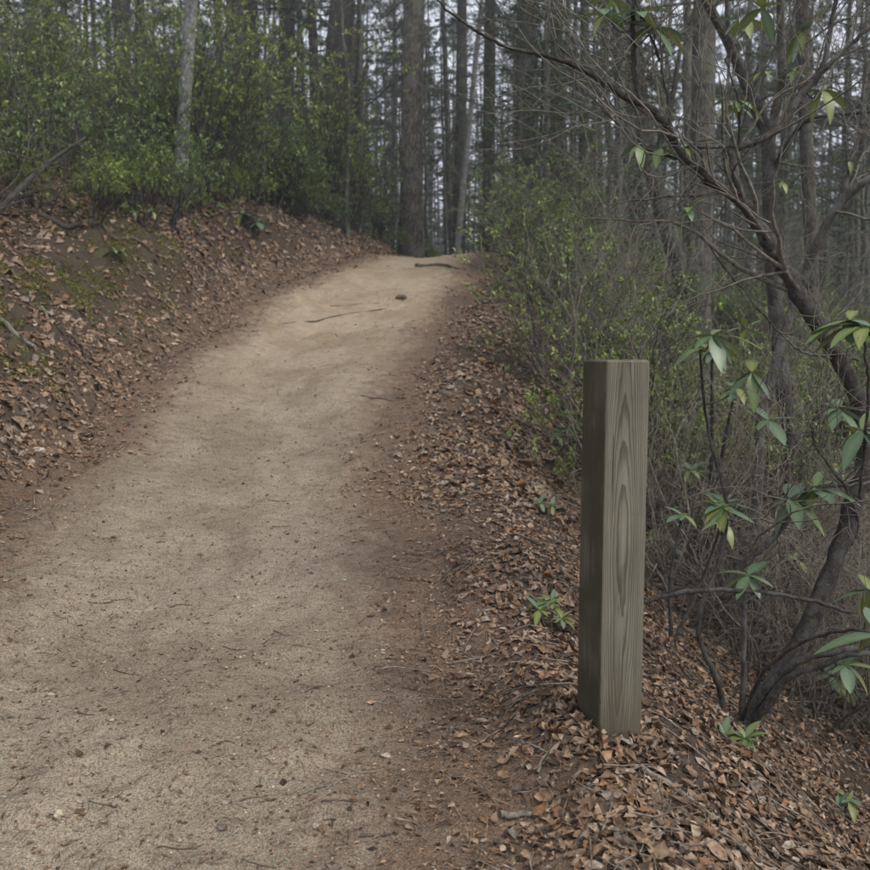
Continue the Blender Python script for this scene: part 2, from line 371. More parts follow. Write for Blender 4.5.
# ------------------------------------------------------------------ leaf makers
def frames(nrm, yaw):
    t = np.stack([np.cos(yaw), np.sin(yaw), np.zeros_like(yaw)], -1)
    t = t-nrm*np.sum(t*nrm, -1, keepdims=True); t /= np.linalg.norm(t, axis=-1, keepdims=True)+1e-9
    return t, np.cross(nrm, t)
def leaf_template(us, prof):
    U, W, F = [-.5], [0.], []
    for u_, p_ in zip(us, prof): U += [u_]*3; W += [-p_, 0., p_]
    U.append(.5); W.append(0.); n = len(us); t = 3*n+1
    F += [(0, 2, 1), (0, 3, 2)]
    for i in range(n-1):
        a = 1+3*i; F += [(a, a+1, a+4), (a, a+4, a+3), (a+1, a+2, a+5), (a+1, a+5, a+4)]
    a = 1+3*(n-1); F += [(a, a+1, t), (a+1, a+2, t)]
    return np.array(U), np.array(W), np.array(F)
TPL = {'dia': leaf_template([.03], [.5]),
       'far': leaf_template([-.18, .2], [.42, .48]),
       'oval': leaf_template([-.32, .0, .3], [.30, .48, .32]),
       'oak': leaf_template([-.3, -.14, .06, .2, .36], [.36, .22, .50, .27, .32])}
def litter_arrays(x, y, ln, wd, lift, tilt, cols, curl=1.0, tpl='far'):
    n = len(x); TU, TV, TF = TPL[tpl]; k = len(TU)
    nr = gnormal(x, y)+rng.normal(0, 1, (n, 3))*tilt[:, None]*[1, 1, .2]; nr /= np.linalg.norm(nr, axis=1, keepdims=True)
    t, s = frames(nr, rng.uniform(0, 2*math.pi, n))
    jit = 1+rng.normal(0, .17, (n, k))
    U = TU[None]*ln[:, None]*(1+rng.normal(0, .03, (n, k))); W = TV[None]*wd[:, None]*jit+(TU[None]**2*rng.normal(0, .5, (n, 1)))*wd[:, None]
    c1 = rng.normal(.3, 1.0, n)*curl; c2 = rng.normal(.7, 1.3, n)*curl; tw = rng.normal(0, .8, n)*curl
    H = c1[:, None]*TU[None]**2*ln[:, None]+c2[:, None]*TV[None]**2*wd[:, None]*1.6+tw[:, None]*TU[None]*TV[None]*wd[:, None]*2+rng.normal(0, .03, (n, k))*wd[:, None]
    H -= H.min(1, keepdims=True)*.7
    C = np.stack([x, y, ground(x, y)+lift], -1)
    V = C[:, None, :]+U[..., None]*t[:, None, :]+W[..., None]*s[:, None, :]+H[..., None]*nr[:, None, :]
    F = (np.arange(n)[:, None, None]*k+TF[None]).reshape(-1, 3)
    return V.reshape(-1, 3), F, np.repeat(cols, k, 0)
LIT_PAL = np.array([(.30, .205, .140), (.25, .158, .103), (.185, .115, .075), (.13, .085, .058), (.35, .265, .205), (.25, .205, .17), (.23, .118, .060), (.085, .062, .048)])
def lit_cols(n):
    return LIT_PAL[rng.choice(8, n, p=[.19, .2, .17, .13, .09, .09, .05, .08])]*[.98, .98, .91]*rng.uniform(.62, 1.36, (n, 1))
def leaf_cloud(P, D, U, ln, wd, cols, droop=.15):
    """small folded leaves: P base, D axis, U up side"""
    n = len(P); D = D/(np.linalg.norm(D, axis=1, keepdims=True)+1e-9)
    S = np.cross(D, U); S /= np.linalg.norm(S, axis=1, keepdims=True)+1e-9; Nn = np.cross(S, D)
    L = ln[:, None]; W = wd[:, None]
    mid = P+D*L*.5+Nn*L*.06; tip = P+D*L-Nn*L*droop
    a = mid+S*W*.5+Nn*W*.18; b = mid-S*W*.5+Nn*W*.18
    V = np.stack([P, a, mid, b, tip], 1).reshape(-1, 3)
    f = np.array([(0, 2, 1), (0, 3, 2), (1, 2, 4), (2, 3, 4)])
    F = (np.arange(n)[:, None, None]*5+f[None]).reshape(-1, 3)
    return V, F, np.repeat(cols, 5, 0)
def rdir(n):
    v = rng.normal(0, 1, (n, 3)); return v/np.linalg.norm(v, axis=1, keepdims=True)
def join(parts):
    V, F, C, off = [], [], [], 0
    for v, f, c in parts: V.append(v); F.append(f+off); C.append(c); off += len(v)
    return np.concatenate(V), np.concatenate(F), np.concatenate(C)

# ------------------------------------------------------------------ leaf litter
def sample(n, y0, y1, x0f, x1f, keep):
    y = np.exp(rng.uniform(math.log(y0), math.log(y1), n)); l, r = edges(y)
    a, b = x0f(l, r), x1f(l, r); x = rng.uniform(0, 1, n)*(b-a)+a
    k = keep(x, y, l, r) > rng.uniform(0, 1, n)
    return x[k], y[k]
def keep_r(x, y, l, r):
    t = x-r+.10*vnoise(x, y, 2.2, 41)+.10*vnoise(x, y, .9, 42)
    return np.clip((t+.48)/.62, 0, 1)**1.6*np.clip(1.0+.6*vnoise(x, y, 1.7, 43)+.5*vnoise(x, y, 4, 47), .3, 1)
def keep_l(x, y, l, r):
    t = l-x+.14*vnoise(x, y, 2.0, 44)+.16*vnoise(x, y, .8, 45)
    k = np.clip((t+.6)/.65, 0, 1)**1.4
    bare = np.exp(-((t-.7)/.45)**2)*np.clip(.5+1.6*vnoise(x, y, 1.1, 31), 0, .82)*np.clip((11.5-y)/2, .55, 1)
    return k*(1-bare)
parts = []
for n, y0, y1, xa, xb, keep, sz in [
        (58000, 1.15, 5.0, lambda l, r: r-.6, lambda l, r: r+3.2, keep_r, .59),
        (34000, 5.0, 10., lambda l, r: r-.6, lambda l, r: r+4.5, keep_r, .9),
        (15000, 10., 18., lambda l, r: r-.6, lambda l, r: r+9, keep_r, 1.35),
        (9000, 1.6, 5.0, lambda l, r: l-2.6, lambda l, r: l+.8, keep_l, 1.0),
        (30000, 5.0, 10., lambda l, r: l-3.6, lambda l, r: l+.8, keep_l, .95),
        (30000, 10., 18., lambda l, r: l-6, lambda l, r: l+.5, keep_l, 1.3),
        (9000, 18., 45., lambda l, r: r-.6, lambda l, r: r+30, keep_r, 2.2),
        (6000, 18., 45., lambda l, r: l-30, lambda l, r: l+.4, keep_l, 2.2)]:
    x, y = sample(n, y0, y1, xa, xb, keep); m = len(x)
    ln = rng.uniform(.035, .085, m)*sz*np.where(rng.uniform(0, 1, m) < .3, .6, 1); ln = ln*np.exp(np.clip(rng.normal(0, .28, m), -.7, .38))*(.5+.5*np.clip((edge_dist(x, y)+.25)/.5, 0, 1)); wd = ln*rng.uniform(.35, .66, m)
    kinds_ = (('far', .3), ('oval', .72), ('oak', 1.0)) if y1 <= 5 else (('far', 1.0),) if y1 <= 10 else (('dia', 1.0),)
    sel = rng.uniform(0, 1, m); lo = 0
    for tp, hi in kinds_:
        q = (sel >= lo) & (sel < hi); lo = hi; c = int(q.sum())
        parts.append(litter_arrays(x[q], y[q], ln[q], wd[q], rng.uniform(-.005, .012, c), rng.uniform(.04, .34, c), lit_cols(c), .62, tpl=tp))
n = 9000; y = np.exp(rng.uniform(math.log(1.3), math.log(9), n)); l, r = edges(y); x = np.where(rng.uniform(0, 1, n) < .7, r+rng.uniform(-.3, 2.2, n), l-rng.uniform(-.4, 1.6, n))
parts.append(litter_arrays(x, y, rng.uniform(.05, .13, n), np.full(n, .0028), rng.uniform(.002, .016, n), np.full(n, .1), np.array([(.24, .15, .085)])*rng.uniform(.5, 1.3, (n, 1)), .35, 'dia'))
pb = wpt(608, 727, 2.46); n = 420; a_ = rng.uniform(0, 6.28, n); q_ = rng.uniform(.085, .21, n); x = pb[0]+np.cos(a_)*q_; y = pb[1]+np.sin(a_)*q_
parts.append(litter_arrays(x, y, rng.uniform(.02, .055, n), rng.uniform(.012, .028, n), rng.uniform(0, .03, n)*(1.5-q_*5).clip(.1, 1), rng.uniform(.1, .7, n), lit_cols(n), .9, 'oval'))
V, F, C = join(parts)
add('leaf_litter', make_mesh('leaf_litter', V, F, LITTER, True, C), kind='stuff', label='brown dry leaf litter covering the bank and the trail shoulders', category='leaf litter')

# crumbs, needles and leaf scraps on the trail
parts = []
n = 15000; y = np.exp(rng.uniform(math.log(1.2), math.log(15), n)); l, r = edges(y); uu = rng.beta(.55, .65, n); x = l+(r-l)*uu
ln = rng.uniform(.006, .022, n)*np.where(rng.uniform(0, 1, n) < .07, 1.9, 1); wd = ln*rng.uniform(.3, .7, n)
parts.append(litter_arrays(x, y, ln, wd, np.full(n, .001), np.full(n, .12), lit_cols(n)*rng.uniform(.6, 1.3, (n, 1)), .6, 'dia'))
n = 6000; y = np.exp(rng.uniform(math.log(1.2), math.log(9), n)); l, r = edges(y); uu = np.where(rng.uniform(0, 1, n) < .75, rng.beta(.6, 1.6, n), rng.uniform(0, 1.05, n)); x = l+(r-l)*uu-.1
ln = rng.uniform(.03, .08, n); wd = np.full(n, .0026)
parts.append(litter_arrays(x, y, ln, wd, np.full(n, .002), np.full(n, .06), np.array([(.15, .10, .07)])*rng.uniform(.5, 1.9, (n, 1)), .5, 'dia'))
V, F, C = join(parts)
add('trail_debris', make_mesh('trail_debris', V, F, LITTER, False, C), kind='stuff', label='fine crumbs, needles and leaf scraps scattered over the trail', category='debris')

# small broken twigs in the litter
T = Tubes()
for n, y0, y1 in ((900, 1.4, 5), (700, 5, 11)):
    x, y = sample(n*2, y0, y1, lambda l, r: r-.3, lambda l, r: r+2.6, keep_r)
    x2, y2 = sample(n, y0+2, y1, lambda l, r: l-2.5, lambda l, r: l+.4, keep_l); x = np.concatenate([x[:n], x2]); y = np.concatenate([y[:n], y2])
    a = rng.uniform(0, 6.28, len(x)); L = rng.uniform(.04, .22, len(x)); rr = rng.uniform(.0015, .0035, len(x)); bend = rng.normal(0, .12, len(x))
    q = np.linspace(-.5, .5, 4)[None]; cx = x[:, None]+np.cos(a)[:, None]*q*L[:, None]-np.sin(a)[:, None]*bend[:, None]*L[:, None]*q*q*4; cy = y[:, None]+np.sin(a)[:, None]*q*L[:, None]+np.cos(a)[:, None]*bend[:, None]*L[:, None]*q*q*4
    cz = ground(cx, cy)+rng.uniform(.004, .022, (len(x), 1))
    for i in range(len(x)): T.add(np.stack([cx[i], cy[i], cz[i]], -1), np.linspace(rr[i], rr[i]*.6, 4), 4)
V, F = T.arrays(); nv = len(V)
add('twig_litter', make_mesh('twig_litter', V, F, TWIGM, True, np.array([(.20, .165, .13)])*(.75+.5*np.sin(np.floor(V[:, :1]*31)*12.9)**2)), kind='stuff', label='thin broken twigs strewn through the leaf litter', category='twigs')

# gravel grains on the trail
n = 5000; y = np.exp(rng.uniform(math.log(1.2), math.log(10), n)); l, r = edges(y); x = l+(r-l)*rng.uniform(.02, .98, n)
s = rng.uniform(.002, .0055, n)*np.where(rng.uniform(0, 1, n) < .06, 1.9, 1)
octv = np.array([(1, 0, 0), (0, 1, 0), (-1, 0, 0), (0, -1, 0), (0, 0, .7), (0, 0, -.5)]); octf = np.array([(0, 1, 4), (1, 2, 4), (2, 3, 4), (3, 0, 4), (1, 0, 5), (2, 1, 5), (3, 2, 5), (0, 3, 5)])
V = np.stack([x, y, ground(x, y)+s*.2], -1)[:, None, :]+octv[None]*s[:, None, None]*rng.uniform(.6, 1.2, (n, 6, 1))
F = (np.arange(n)[:, None, None]*6+octf[None]).reshape(-1, 3)
gc = np.repeat(np.array([(.33, .28, .225)])*rng.uniform(.45, 1.35, (n, 1)), 6, 0)
add('gravel', make_mesh('gravel', V.reshape(-1, 3), F, STONE, False, gc), kind='stuff', label='fine pale gravel grains strewn over the trail', category='gravel')

# moss tufts on the bank
n = 60000; y = np.exp(rng.uniform(math.log(3.5), math.log(11), n)); l, r = edges(y); t = rng.normal(.85, .38, n); x = l-np.abs(t)
k = (vnoise(x, y, 1.1, 31) > -.1) & (vnoise(x, y, 5.5, 33)+.5*vnoise(x, y, 13, 34) > .05); x, y = x[k], y[k]; n = len(x)
P = np.stack([x, y, ground(x, y)-.002+.035*np.clip(vnoise(x, y, 5.5, 33)+.5*vnoise(x, y, 13, 34)-.05, 0, .8)], -1); D = gnormal(x, y)+rdir(n)*.8
V, F, C = leaf_cloud(P, D, rdir(n), rng.uniform(.012, .03, n), rng.uniform(.008, .016, n), np.array([(.20, .20, .036)])*rng.uniform(.5, 1.4, (n, 1)))
add('moss', make_mesh('moss', V, F, LEAF, False, C), kind='stuff', label='yellow green moss tufts on the lower face of the bank', category='moss')

# ------------------------------------------------------------------ single fallen leaves (the largest ones in view)
def big_leaf_mesh(k):
    st = 9; lob = k % 3; us = np.linspace(0, 1, st); V = []; ln = 1.0
    wd = [.42, .5, .36][lob]
    c1, c2, tw = random.gauss(.35, .5), random.gauss(.5, .6), random.gauss(0, .4)
    for i, q in enumerate(us):
        prof = math.sin(math.pi*min(1, q**.8*1.02))**.8
        if lob == 1: prof *= (.62 if i % 2 else 1.05)
        w_ = max(.012, wd*.5*prof)
        for sgn in (-1, 0, 1):
            jj = 1+random.uniform(-.15, .15)
            V.append(((q-.5)*ln, sgn*w_*jj, c1*(q-.5)**2+c2*(sgn*w_)**2*2.2+tw*(q-.5)*sgn*w_+random.uniform(-.008, .008)))
    V = np.array(V); V[:, 2] = (V[:, 2]-np.percentile(V[:, 2], 25))*.75
    F = []
    for i in range(st-1):
        for j in (0, 1): a = i*3+j; F.append((a, a+3, a+4, a+1))
    c = LIT_PAL[[4, 0, 1, 2, 0, 5, 1, 6, 4, 1, 3, 0][k % 12]]*random.uniform(.85, 1.15)
    return make_mesh('fallen_leaf', V, np.array(F), LITTER, True, np.tile(c, (len(V), 1)))
kinds = [('tan', 0), ('tan', 1), ('reddish brown', 2), ('dark brown', 3), ('tan', 4), ('greyish', 5), ('reddish brown', 6), ('rusty', 7), ('tan', 8), ('reddish brown', 9), ('dark brown', 10), ('tan', 11)]
leafmeshes = [big_leaf_mesh(k) for k in range(12)]
y = np.exp(rng.uniform(math.log(1.75), math.log(4.2), 2600)); l, r = edges(y); x = r+rng.uniform(-.35, 1.7, 2600)
k = (keep_r(x, y, l, r) > rng.uniform(.1, 1, 2600)) & (np.abs(x/y) < .55); x, y = x[k][:285], y[k][:285]
nn = gnormal(x, y)
for i in range(len(x)):
    q = random.randrange(12); tone = kinds[q][0]
    o = add('fallen_leaf', leafmeshes[q], None, (x[i], y[i], gz(x[i], y[i])+random.uniform(.004, .016)), 0, random.uniform(.038, .06),
            label=f'{tone} curled dry leaf lying singly on top of the litter beside the trail', category='leaf', group=f'{tone} fallen leaves by the trail')
    nv = Vector(nn[i])+Vector((random.gauss(0, .22), random.gauss(0, .22), 0))
    qd = nv.to_track_quat('Z', 'Y'); o.rotation_mode = 'QUATERNION'
    from mathutils import Quaternion
    o.rotation_quaternion = qd @ Quaternion((0, 0, 1), random.uniform(0, 6.28))

# ------------------------------------------------------------------ trail post
def trail_post():
    h, a = 1.42, .07
    base = wpt(608, 727, 2.46); bx, by = base[0], base[1]
    topz = wpt(616, 360, 2.46)[2]
    z0 = topz-h
    V, F = [], []
    m = 70; zs = np.concatenate([np.linspace(0, h-.006, m-1), [h]])
    bev = np.array([[.003+.006*max(0, vnoise(z*3, q*7., 3, 60+q))**2+.004*max(0, vnoise(z*11, q*7., 3, 70+q))**3 for q in range(4)] for z in zs])
    for k, z in enumerate(zs):
        s = a-(.005 if k == m-1 else 0)
        for q, (sx, sy) in enumerate(((1, 1), (-1, 1), (-1, -1), (1, -1))):
            be = bev[k, q]
            if sx*sy > 0: pts = ((sx*s, sy*(s-be)), (sx*(s-be), sy*s))
            else: pts = ((sx*(s-be), sy*s), (sx*s, sy*(s-be)))
            for p in pts: V.append((p[0], p[1], z+(0 if k < m-1 else random.uniform(-.002, .001))))
    for i in range(m-1):
        for j in range(8): F.append((i*8+j, i*8+(j+1) % 8, i*8+8+(j+1) % 8, i*8+8+j))
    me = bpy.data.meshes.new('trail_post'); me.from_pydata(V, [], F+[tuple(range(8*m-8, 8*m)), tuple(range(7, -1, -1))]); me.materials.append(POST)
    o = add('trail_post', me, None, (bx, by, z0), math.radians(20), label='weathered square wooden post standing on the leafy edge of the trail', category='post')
    lean = Vector((wpt(616, 360, 2.46)-wpt(608, 727, 2.46))); 
    o.rotation_euler = (0.0, math.atan2(lean.x, lean.z)*.8, math.radians(17))
trail_post()

# ------------------------------------------------------------------ branching plants
def grow(T, ends, p, d, L, r, lvl, cfg, segs=None):
    m = segs or cfg['seg'][min(lvl, len(cfg['seg'])-1)]
    P = [np.array(p, float)]; d = np.array(d, float); d /= np.linalg.norm(d)
    for i in range(m):
        d = d+np.array([random.gauss(0, 1), random.gauss(0, 1), random.gauss(0, 1)])*cfg['wig']+np.array([0, 0, cfg['up'][min(lvl, len(cfg['up'])-1)]]); d /= np.linalg.norm(d)
        P.append(P[-1]+d*L/m)
    r1 = max(cfg['rmin'], r*cfg['tap']); R = np.linspace(r, r1, m+1)
    T.add(P, R, 6 if r > .02 else 4 if r > .006 else 3)
    if lvl == 0:
        ends.append((P[-1], d)); return
    k = cfg['kids'][min(lvl, len(cfg['kids'])-1)]
    for c in range(k):
        f = random.uniform(cfg['f0'], 1.0) if c else 1.0
        i = min(m-1, int(f*m)); q = P[i]+(P[i+1]-P[i])*(f*m-i)
        t = P[i+1]-P[i]; t /= np.linalg.norm(t)
        s = np.cross(t, rdir(1)[0]); s /= np.linalg.norm(s)+1e-9
        a = random.uniform(*cfg['ang'])*(0.35 if c == 0 else 1)
        grow(T, ends, q, t*math.cos(a)+s*math.sin(a), L*random.uniform(*cfg['len']), max(cfg['rmin'], (R[i]*.62 if c else r1)), lvl-1, cfg)

TW_GREY = np.array((.19, .168, .130)); TW_BROWN = np.array((.10, .078, .06))
def laurel_proto(h, n_stem, lvl, tone, leaves=6, llen=.072):
    T = Tubes(); ends = []
    cfg = dict(seg=[3, 3, 4, 5], wig=.16, up=[.02, .03, .06, .08], rmin=.0025, tap=.6, kids=[0, 3, 3, 4], f0=.35, ang=(.4, 1.0), len=(.5, .75))
    for s in range(n_stem):
        a = random.uniform(0, 6.28); tl = random.uniform(.15, .6)
        grow(T, ends, (math.cos(a)*.12, math.sin(a)*.12, -.08), (math.cos(a)*tl, math.sin(a)*tl, 1), h*random.uniform(.35, .55), random.uniform(.012, .022), lvl, cfg)
    stems = T.mesh('stems', B_SHRUB)
    E = np.array([e[0] for e in ends]); D = np.array([e[1] for e in ends]); n = len(E)
    P = np.repeat(E, leaves, 0)-np.repeat(D, leaves, 0)*rng.uniform(0, .07, (n*leaves, 1)); dd = np.repeat(D, leaves, 0)*.45+rdir(n*leaves)*.85+[0, 0, .12]
    m = len(P)
    up = np.tile([0, 0, 1.], (m, 1))+rdir(m)*.45
    cl = np.array(tone)*np.repeat(rng.uniform(.65, 1.35, (n, 1)), leaves, 0)*rng.uniform(.75, 1.25, (m, 1))*np.where(rng.uniform(0, 1, (m, 1)) < .05, [[1.4, 1.25, .9]], [[1, 1, 1.]])
    V, F, C = leaf_cloud(P, dd, up, rng.uniform(.7, 1.25, m)*llen, rng.uniform(.36, .48, m)*llen, cl)
    return stems, make_mesh('foliage', V, F, LEAF, False, C)
G1, G2, G3 = (.225, .29, .070), (.175, .25, .080), (.24, .285, .085)
laurels = [laurel_proto(2.4, 7, 3, G1), laurel_proto(2.0, 6, 3, G2), laurel_proto(2.8, 8, 3, G3), laurel_proto(1.5, 6, 3, G1, 6)]
def place_laurel(x, y, s, k, label, group, cat='shrub', name='laurel_shrub'):
    t = thing(name, (x, y, gz(x, y)), label, cat, group, random.uniform(0, 6.28), s)
    add('stems', laurels[k][0], t); add('foliage', laurels[k][1], t, kind='stuff')
    return t
for i in range(44):
    y = random.uniform(6.8, 19); l = float(edges(np.array([y]))[0][0])
    tl = (1.3+4.5*random.random()**1.5) if y > 9 else random.uniform(1.9, 5.0)
    wh = 'on the outer lip' if tl < 2.3 else 'on the flat top'
    place_laurel(l-tl, y, random.uniform(.75, 1.2), i % 3, f"{('yellow green', 'deep green', 'tall olive green')[i % 3]} laurel shrub {wh} of the leafy bank", f"{('yellow green', 'deep green', 'olive')[i % 3]} laurels {wh} of the bank")
for i in range(26):
    y = random.uniform(8.5, 15.5); l = float(edges(np.array([y]))[0][0])
    place_laurel(l-random.uniform(.85, 1.7), y, random.uniform(.35, .7), (3, 1)[i % 2], 'small low laurel bush hugging the brow of the leafy bank', 'low laurels on the brow of the bank')
for px, y, s, k in [(395, 17.5, .5, 3), (375, 18, .8, 3), (385, 20, .8, 1), (350, 17, .9, 0), (362, 19, .9, 2), (340, 16, .9, 0), (425, 21, .6, 3)]:
    x = (px-435)/FPX*y
    place_laurel(x, y, s, k, 'small green laurel bush at the foot of the bank beyond the crest', 'low bushes by the crest')
for px, y, s, k in [(524, 12.0, .9, 1), (545, 11.2, .75, 0), (518, 13.6, .85, 1), (552, 12.6, .9, 1), (568, 10.2, .6, 0), (540, 10.0, .5, 3)]:
    x = (px-435)/FPX*y
    place_laurel(x, y, s, k, 'dense green laurel bush crowding the right edge of the trail near its crest', 'bushes at the trail crest')
for i in range(96):
    y = random.uniform(6.0, 22); l, r = edges(np.array([y])); x = float(r[0])+1.15+(.55*y)*random.random()**1.5
    if x/y > .75: continue
    wh = 'right beside the trail shoulder' if x-float(r[0]) < 2.6 else 'deep in the woods downhill'
    place_laurel(x, y, random.uniform(.55, .95), (1, 3, 1, 0)[i % 4], f"{('deep green', 'low yellow green', 'deep green', 'yellow green')[i % 4]} laurel in the undergrowth {wh}", f"{('deep green', 'low', 'deep green', 'yellow green')[i % 4]} laurels {wh}")

# bare twiggy shrubs
def bare_proto(h, n_stem, lvl, up=.03, wig=.2, r0=.011):
    T = Tubes(); ends = []
    cfg = dict(seg=[3, 4, 5, 6], wig=wig, up=[0, .01, up, up], rmin=.0016, tap=.55, kids=[0, 3, 4, 4], f0=.25, ang=(.4, 1.15), len=(.45, .8))
    for s in range(n_stem):
        a = random.uniform(0, 6.28); tl = random.uniform(.1, .9)
        grow(T, ends, (math.cos(a)*.1, math.sin(a)*.1, -.06), (math.cos(a)*tl, math.sin(a)*tl, 1), h*random.uniform(.4, .65), r0*random.uniform(.6, 1.2), lvl, cfg)
    V, F = T.arrays()
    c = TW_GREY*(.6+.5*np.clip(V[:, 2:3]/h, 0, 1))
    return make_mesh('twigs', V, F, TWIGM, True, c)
bares = [bare_proto(1.3, 7, 3), bare_proto(1.9, 6, 3, .05, .16), bare_proto(.9, 8, 3, -.03, .26, .008), bare_proto(2.6, 5, 3, .06, .14, .014)]
spots = []
for i in range(64):
    y = 3.6*math.exp(random.uniform(0, 1.75)); l, r = edges(np.array([y]))
    x = float(r[0])+.9+(.62*y-.3)*random.random()**1.4
    if y < 6 and x < .24*y: continue
    if y < 4.6: continue
    if x-float(r[0]) < (1.2 if y < 8 else .9): continue
    spots.append((x, y, (0, 1, 2, 3)[i % 4], random.uniform(.7, 1.15)))
for i in range(26):
    y = random.uniform(3.7, 6.5); x = y*random.uniform(.30, .62); spots.append((x, y, (0, 2, 1)[i % 3], random.uniform(.6, .95)))
for i in range(14):
    y = random.uniform(7, 17); l, r = edges(np.array([y])); spots.append((float(l[0])-random.uniform(1.4, 5), y, (0, 1, 2)[i % 3], random.uniform(.7, 1.1)))
for x, y, k, s in spots:
    nm = ('bushy', 'upright', 'low sprawling', 'tall thin')[k]; wh = 'level with the crooked rhododendron' if y < 6 else 'farther up beside the trail' if x < .3*y else 'deeper in the brush downhill'
    lab = (f'{nm} bare grey shrub {wh}', f'{nm} bare shrubs {wh}') if x > 0 else ('thin leafless twiggy shrub among the laurels on the bank', 'bare shrubs on the bank')
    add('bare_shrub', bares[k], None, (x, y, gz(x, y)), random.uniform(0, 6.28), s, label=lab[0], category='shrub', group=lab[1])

# ------------------------------------------------------------------ rhododendron leaves
def rhodo_leaf(k):
    st = 7; us = np.linspace(0, 1, st); V = []; dr = [.22, .35, .12, .5][k]; wd = [.36, .33, .40, .35][k]
    for q in us:
        w_ = max(.008, wd*.5*math.sin(math.pi*q**.85)**.75 if 0 < q < 1 else .01)
        if q < .14: w_ = .012
        z = .06*q-dr*q*q
        for s_, f in ((-1, .16), (0, 0), (1, .16)): V.append((q, s_*w_, z+f*w_))
    V = np.array(V); F = []
    for i in range(st-1):
        for j in (0, 1): a = i*3+j; F.append((a, a+3, a+4, a+1))
    c = np.array([(.105, .160, .078), (.125, .170, .058), (.100, .150, .085), (.145, .170, .042)][k])
    C = np.tile(c, (len(V), 1)); C[1::3] *= 1.5
    return make_mesh('leaf', V, np.array(F), RHODO, True, C)
RL = [rhodo_leaf(k) for k in range(4)]
def rosette(parent, P, axis, n, size, spread=1.1, only=None):
    axis = Vector(axis).normalized(); q0 = axis.to_track_quat('Z', 'Y'); a0 = random.uniform(0, 6.28)
    n += 2
    for i in range(n):
        a = a0+i*2.4; tilt = spread*random.uniform(.75, 1.2)
        d = q0 @ Vector((math.cos(a)*math.sin(tilt), math.sin(a)*math.sin(tilt), math.cos(tilt)))
        up = Vector((0, 0, 1)) if abs(d.z) < .95 else axis
        yv = up.cross(d).normalized(); zv = d.cross(yv)
        from mathutils import Matrix
        M = Matrix((d, yv, zv)).transposed().to_quaternion()
        o = add('leaf', RL[random.randrange(4)], parent, Vector(P)-parent.location, 0, 1.4*size*random.uniform(.55, 1.15))
        o.rotation_mode = 'QUATERNION'; o.rotation_quaternion = M

def px_line(pts, k=4):
    """[(px,py,depth,radius_px)] -> smoothed line in metres"""
    P = [wpt(a, b, d) for a, b, d, r in pts]; R = [r*d/FPX*(.78 if d < 6 else 1) for a, b, d, r in pts]
    return smooth_line(P, R, k)
def branch_part(parent, name, pts, mat, n=8, wob=.0):
    P, R = px_line(pts, 6); P = P-np.array(parent.location)
    P[1:-1] += rng.normal(0, 1, (len(P)-2, 3))*wob; R = R*(1+rng.normal(0, .035, len(R)))*np.where(rng.uniform(0, 1, len(R)) < .05, 1.18, 1)
    T = Tubes(); T.add(P, R, n); return add(name, T.mesh(name, mat), parent)

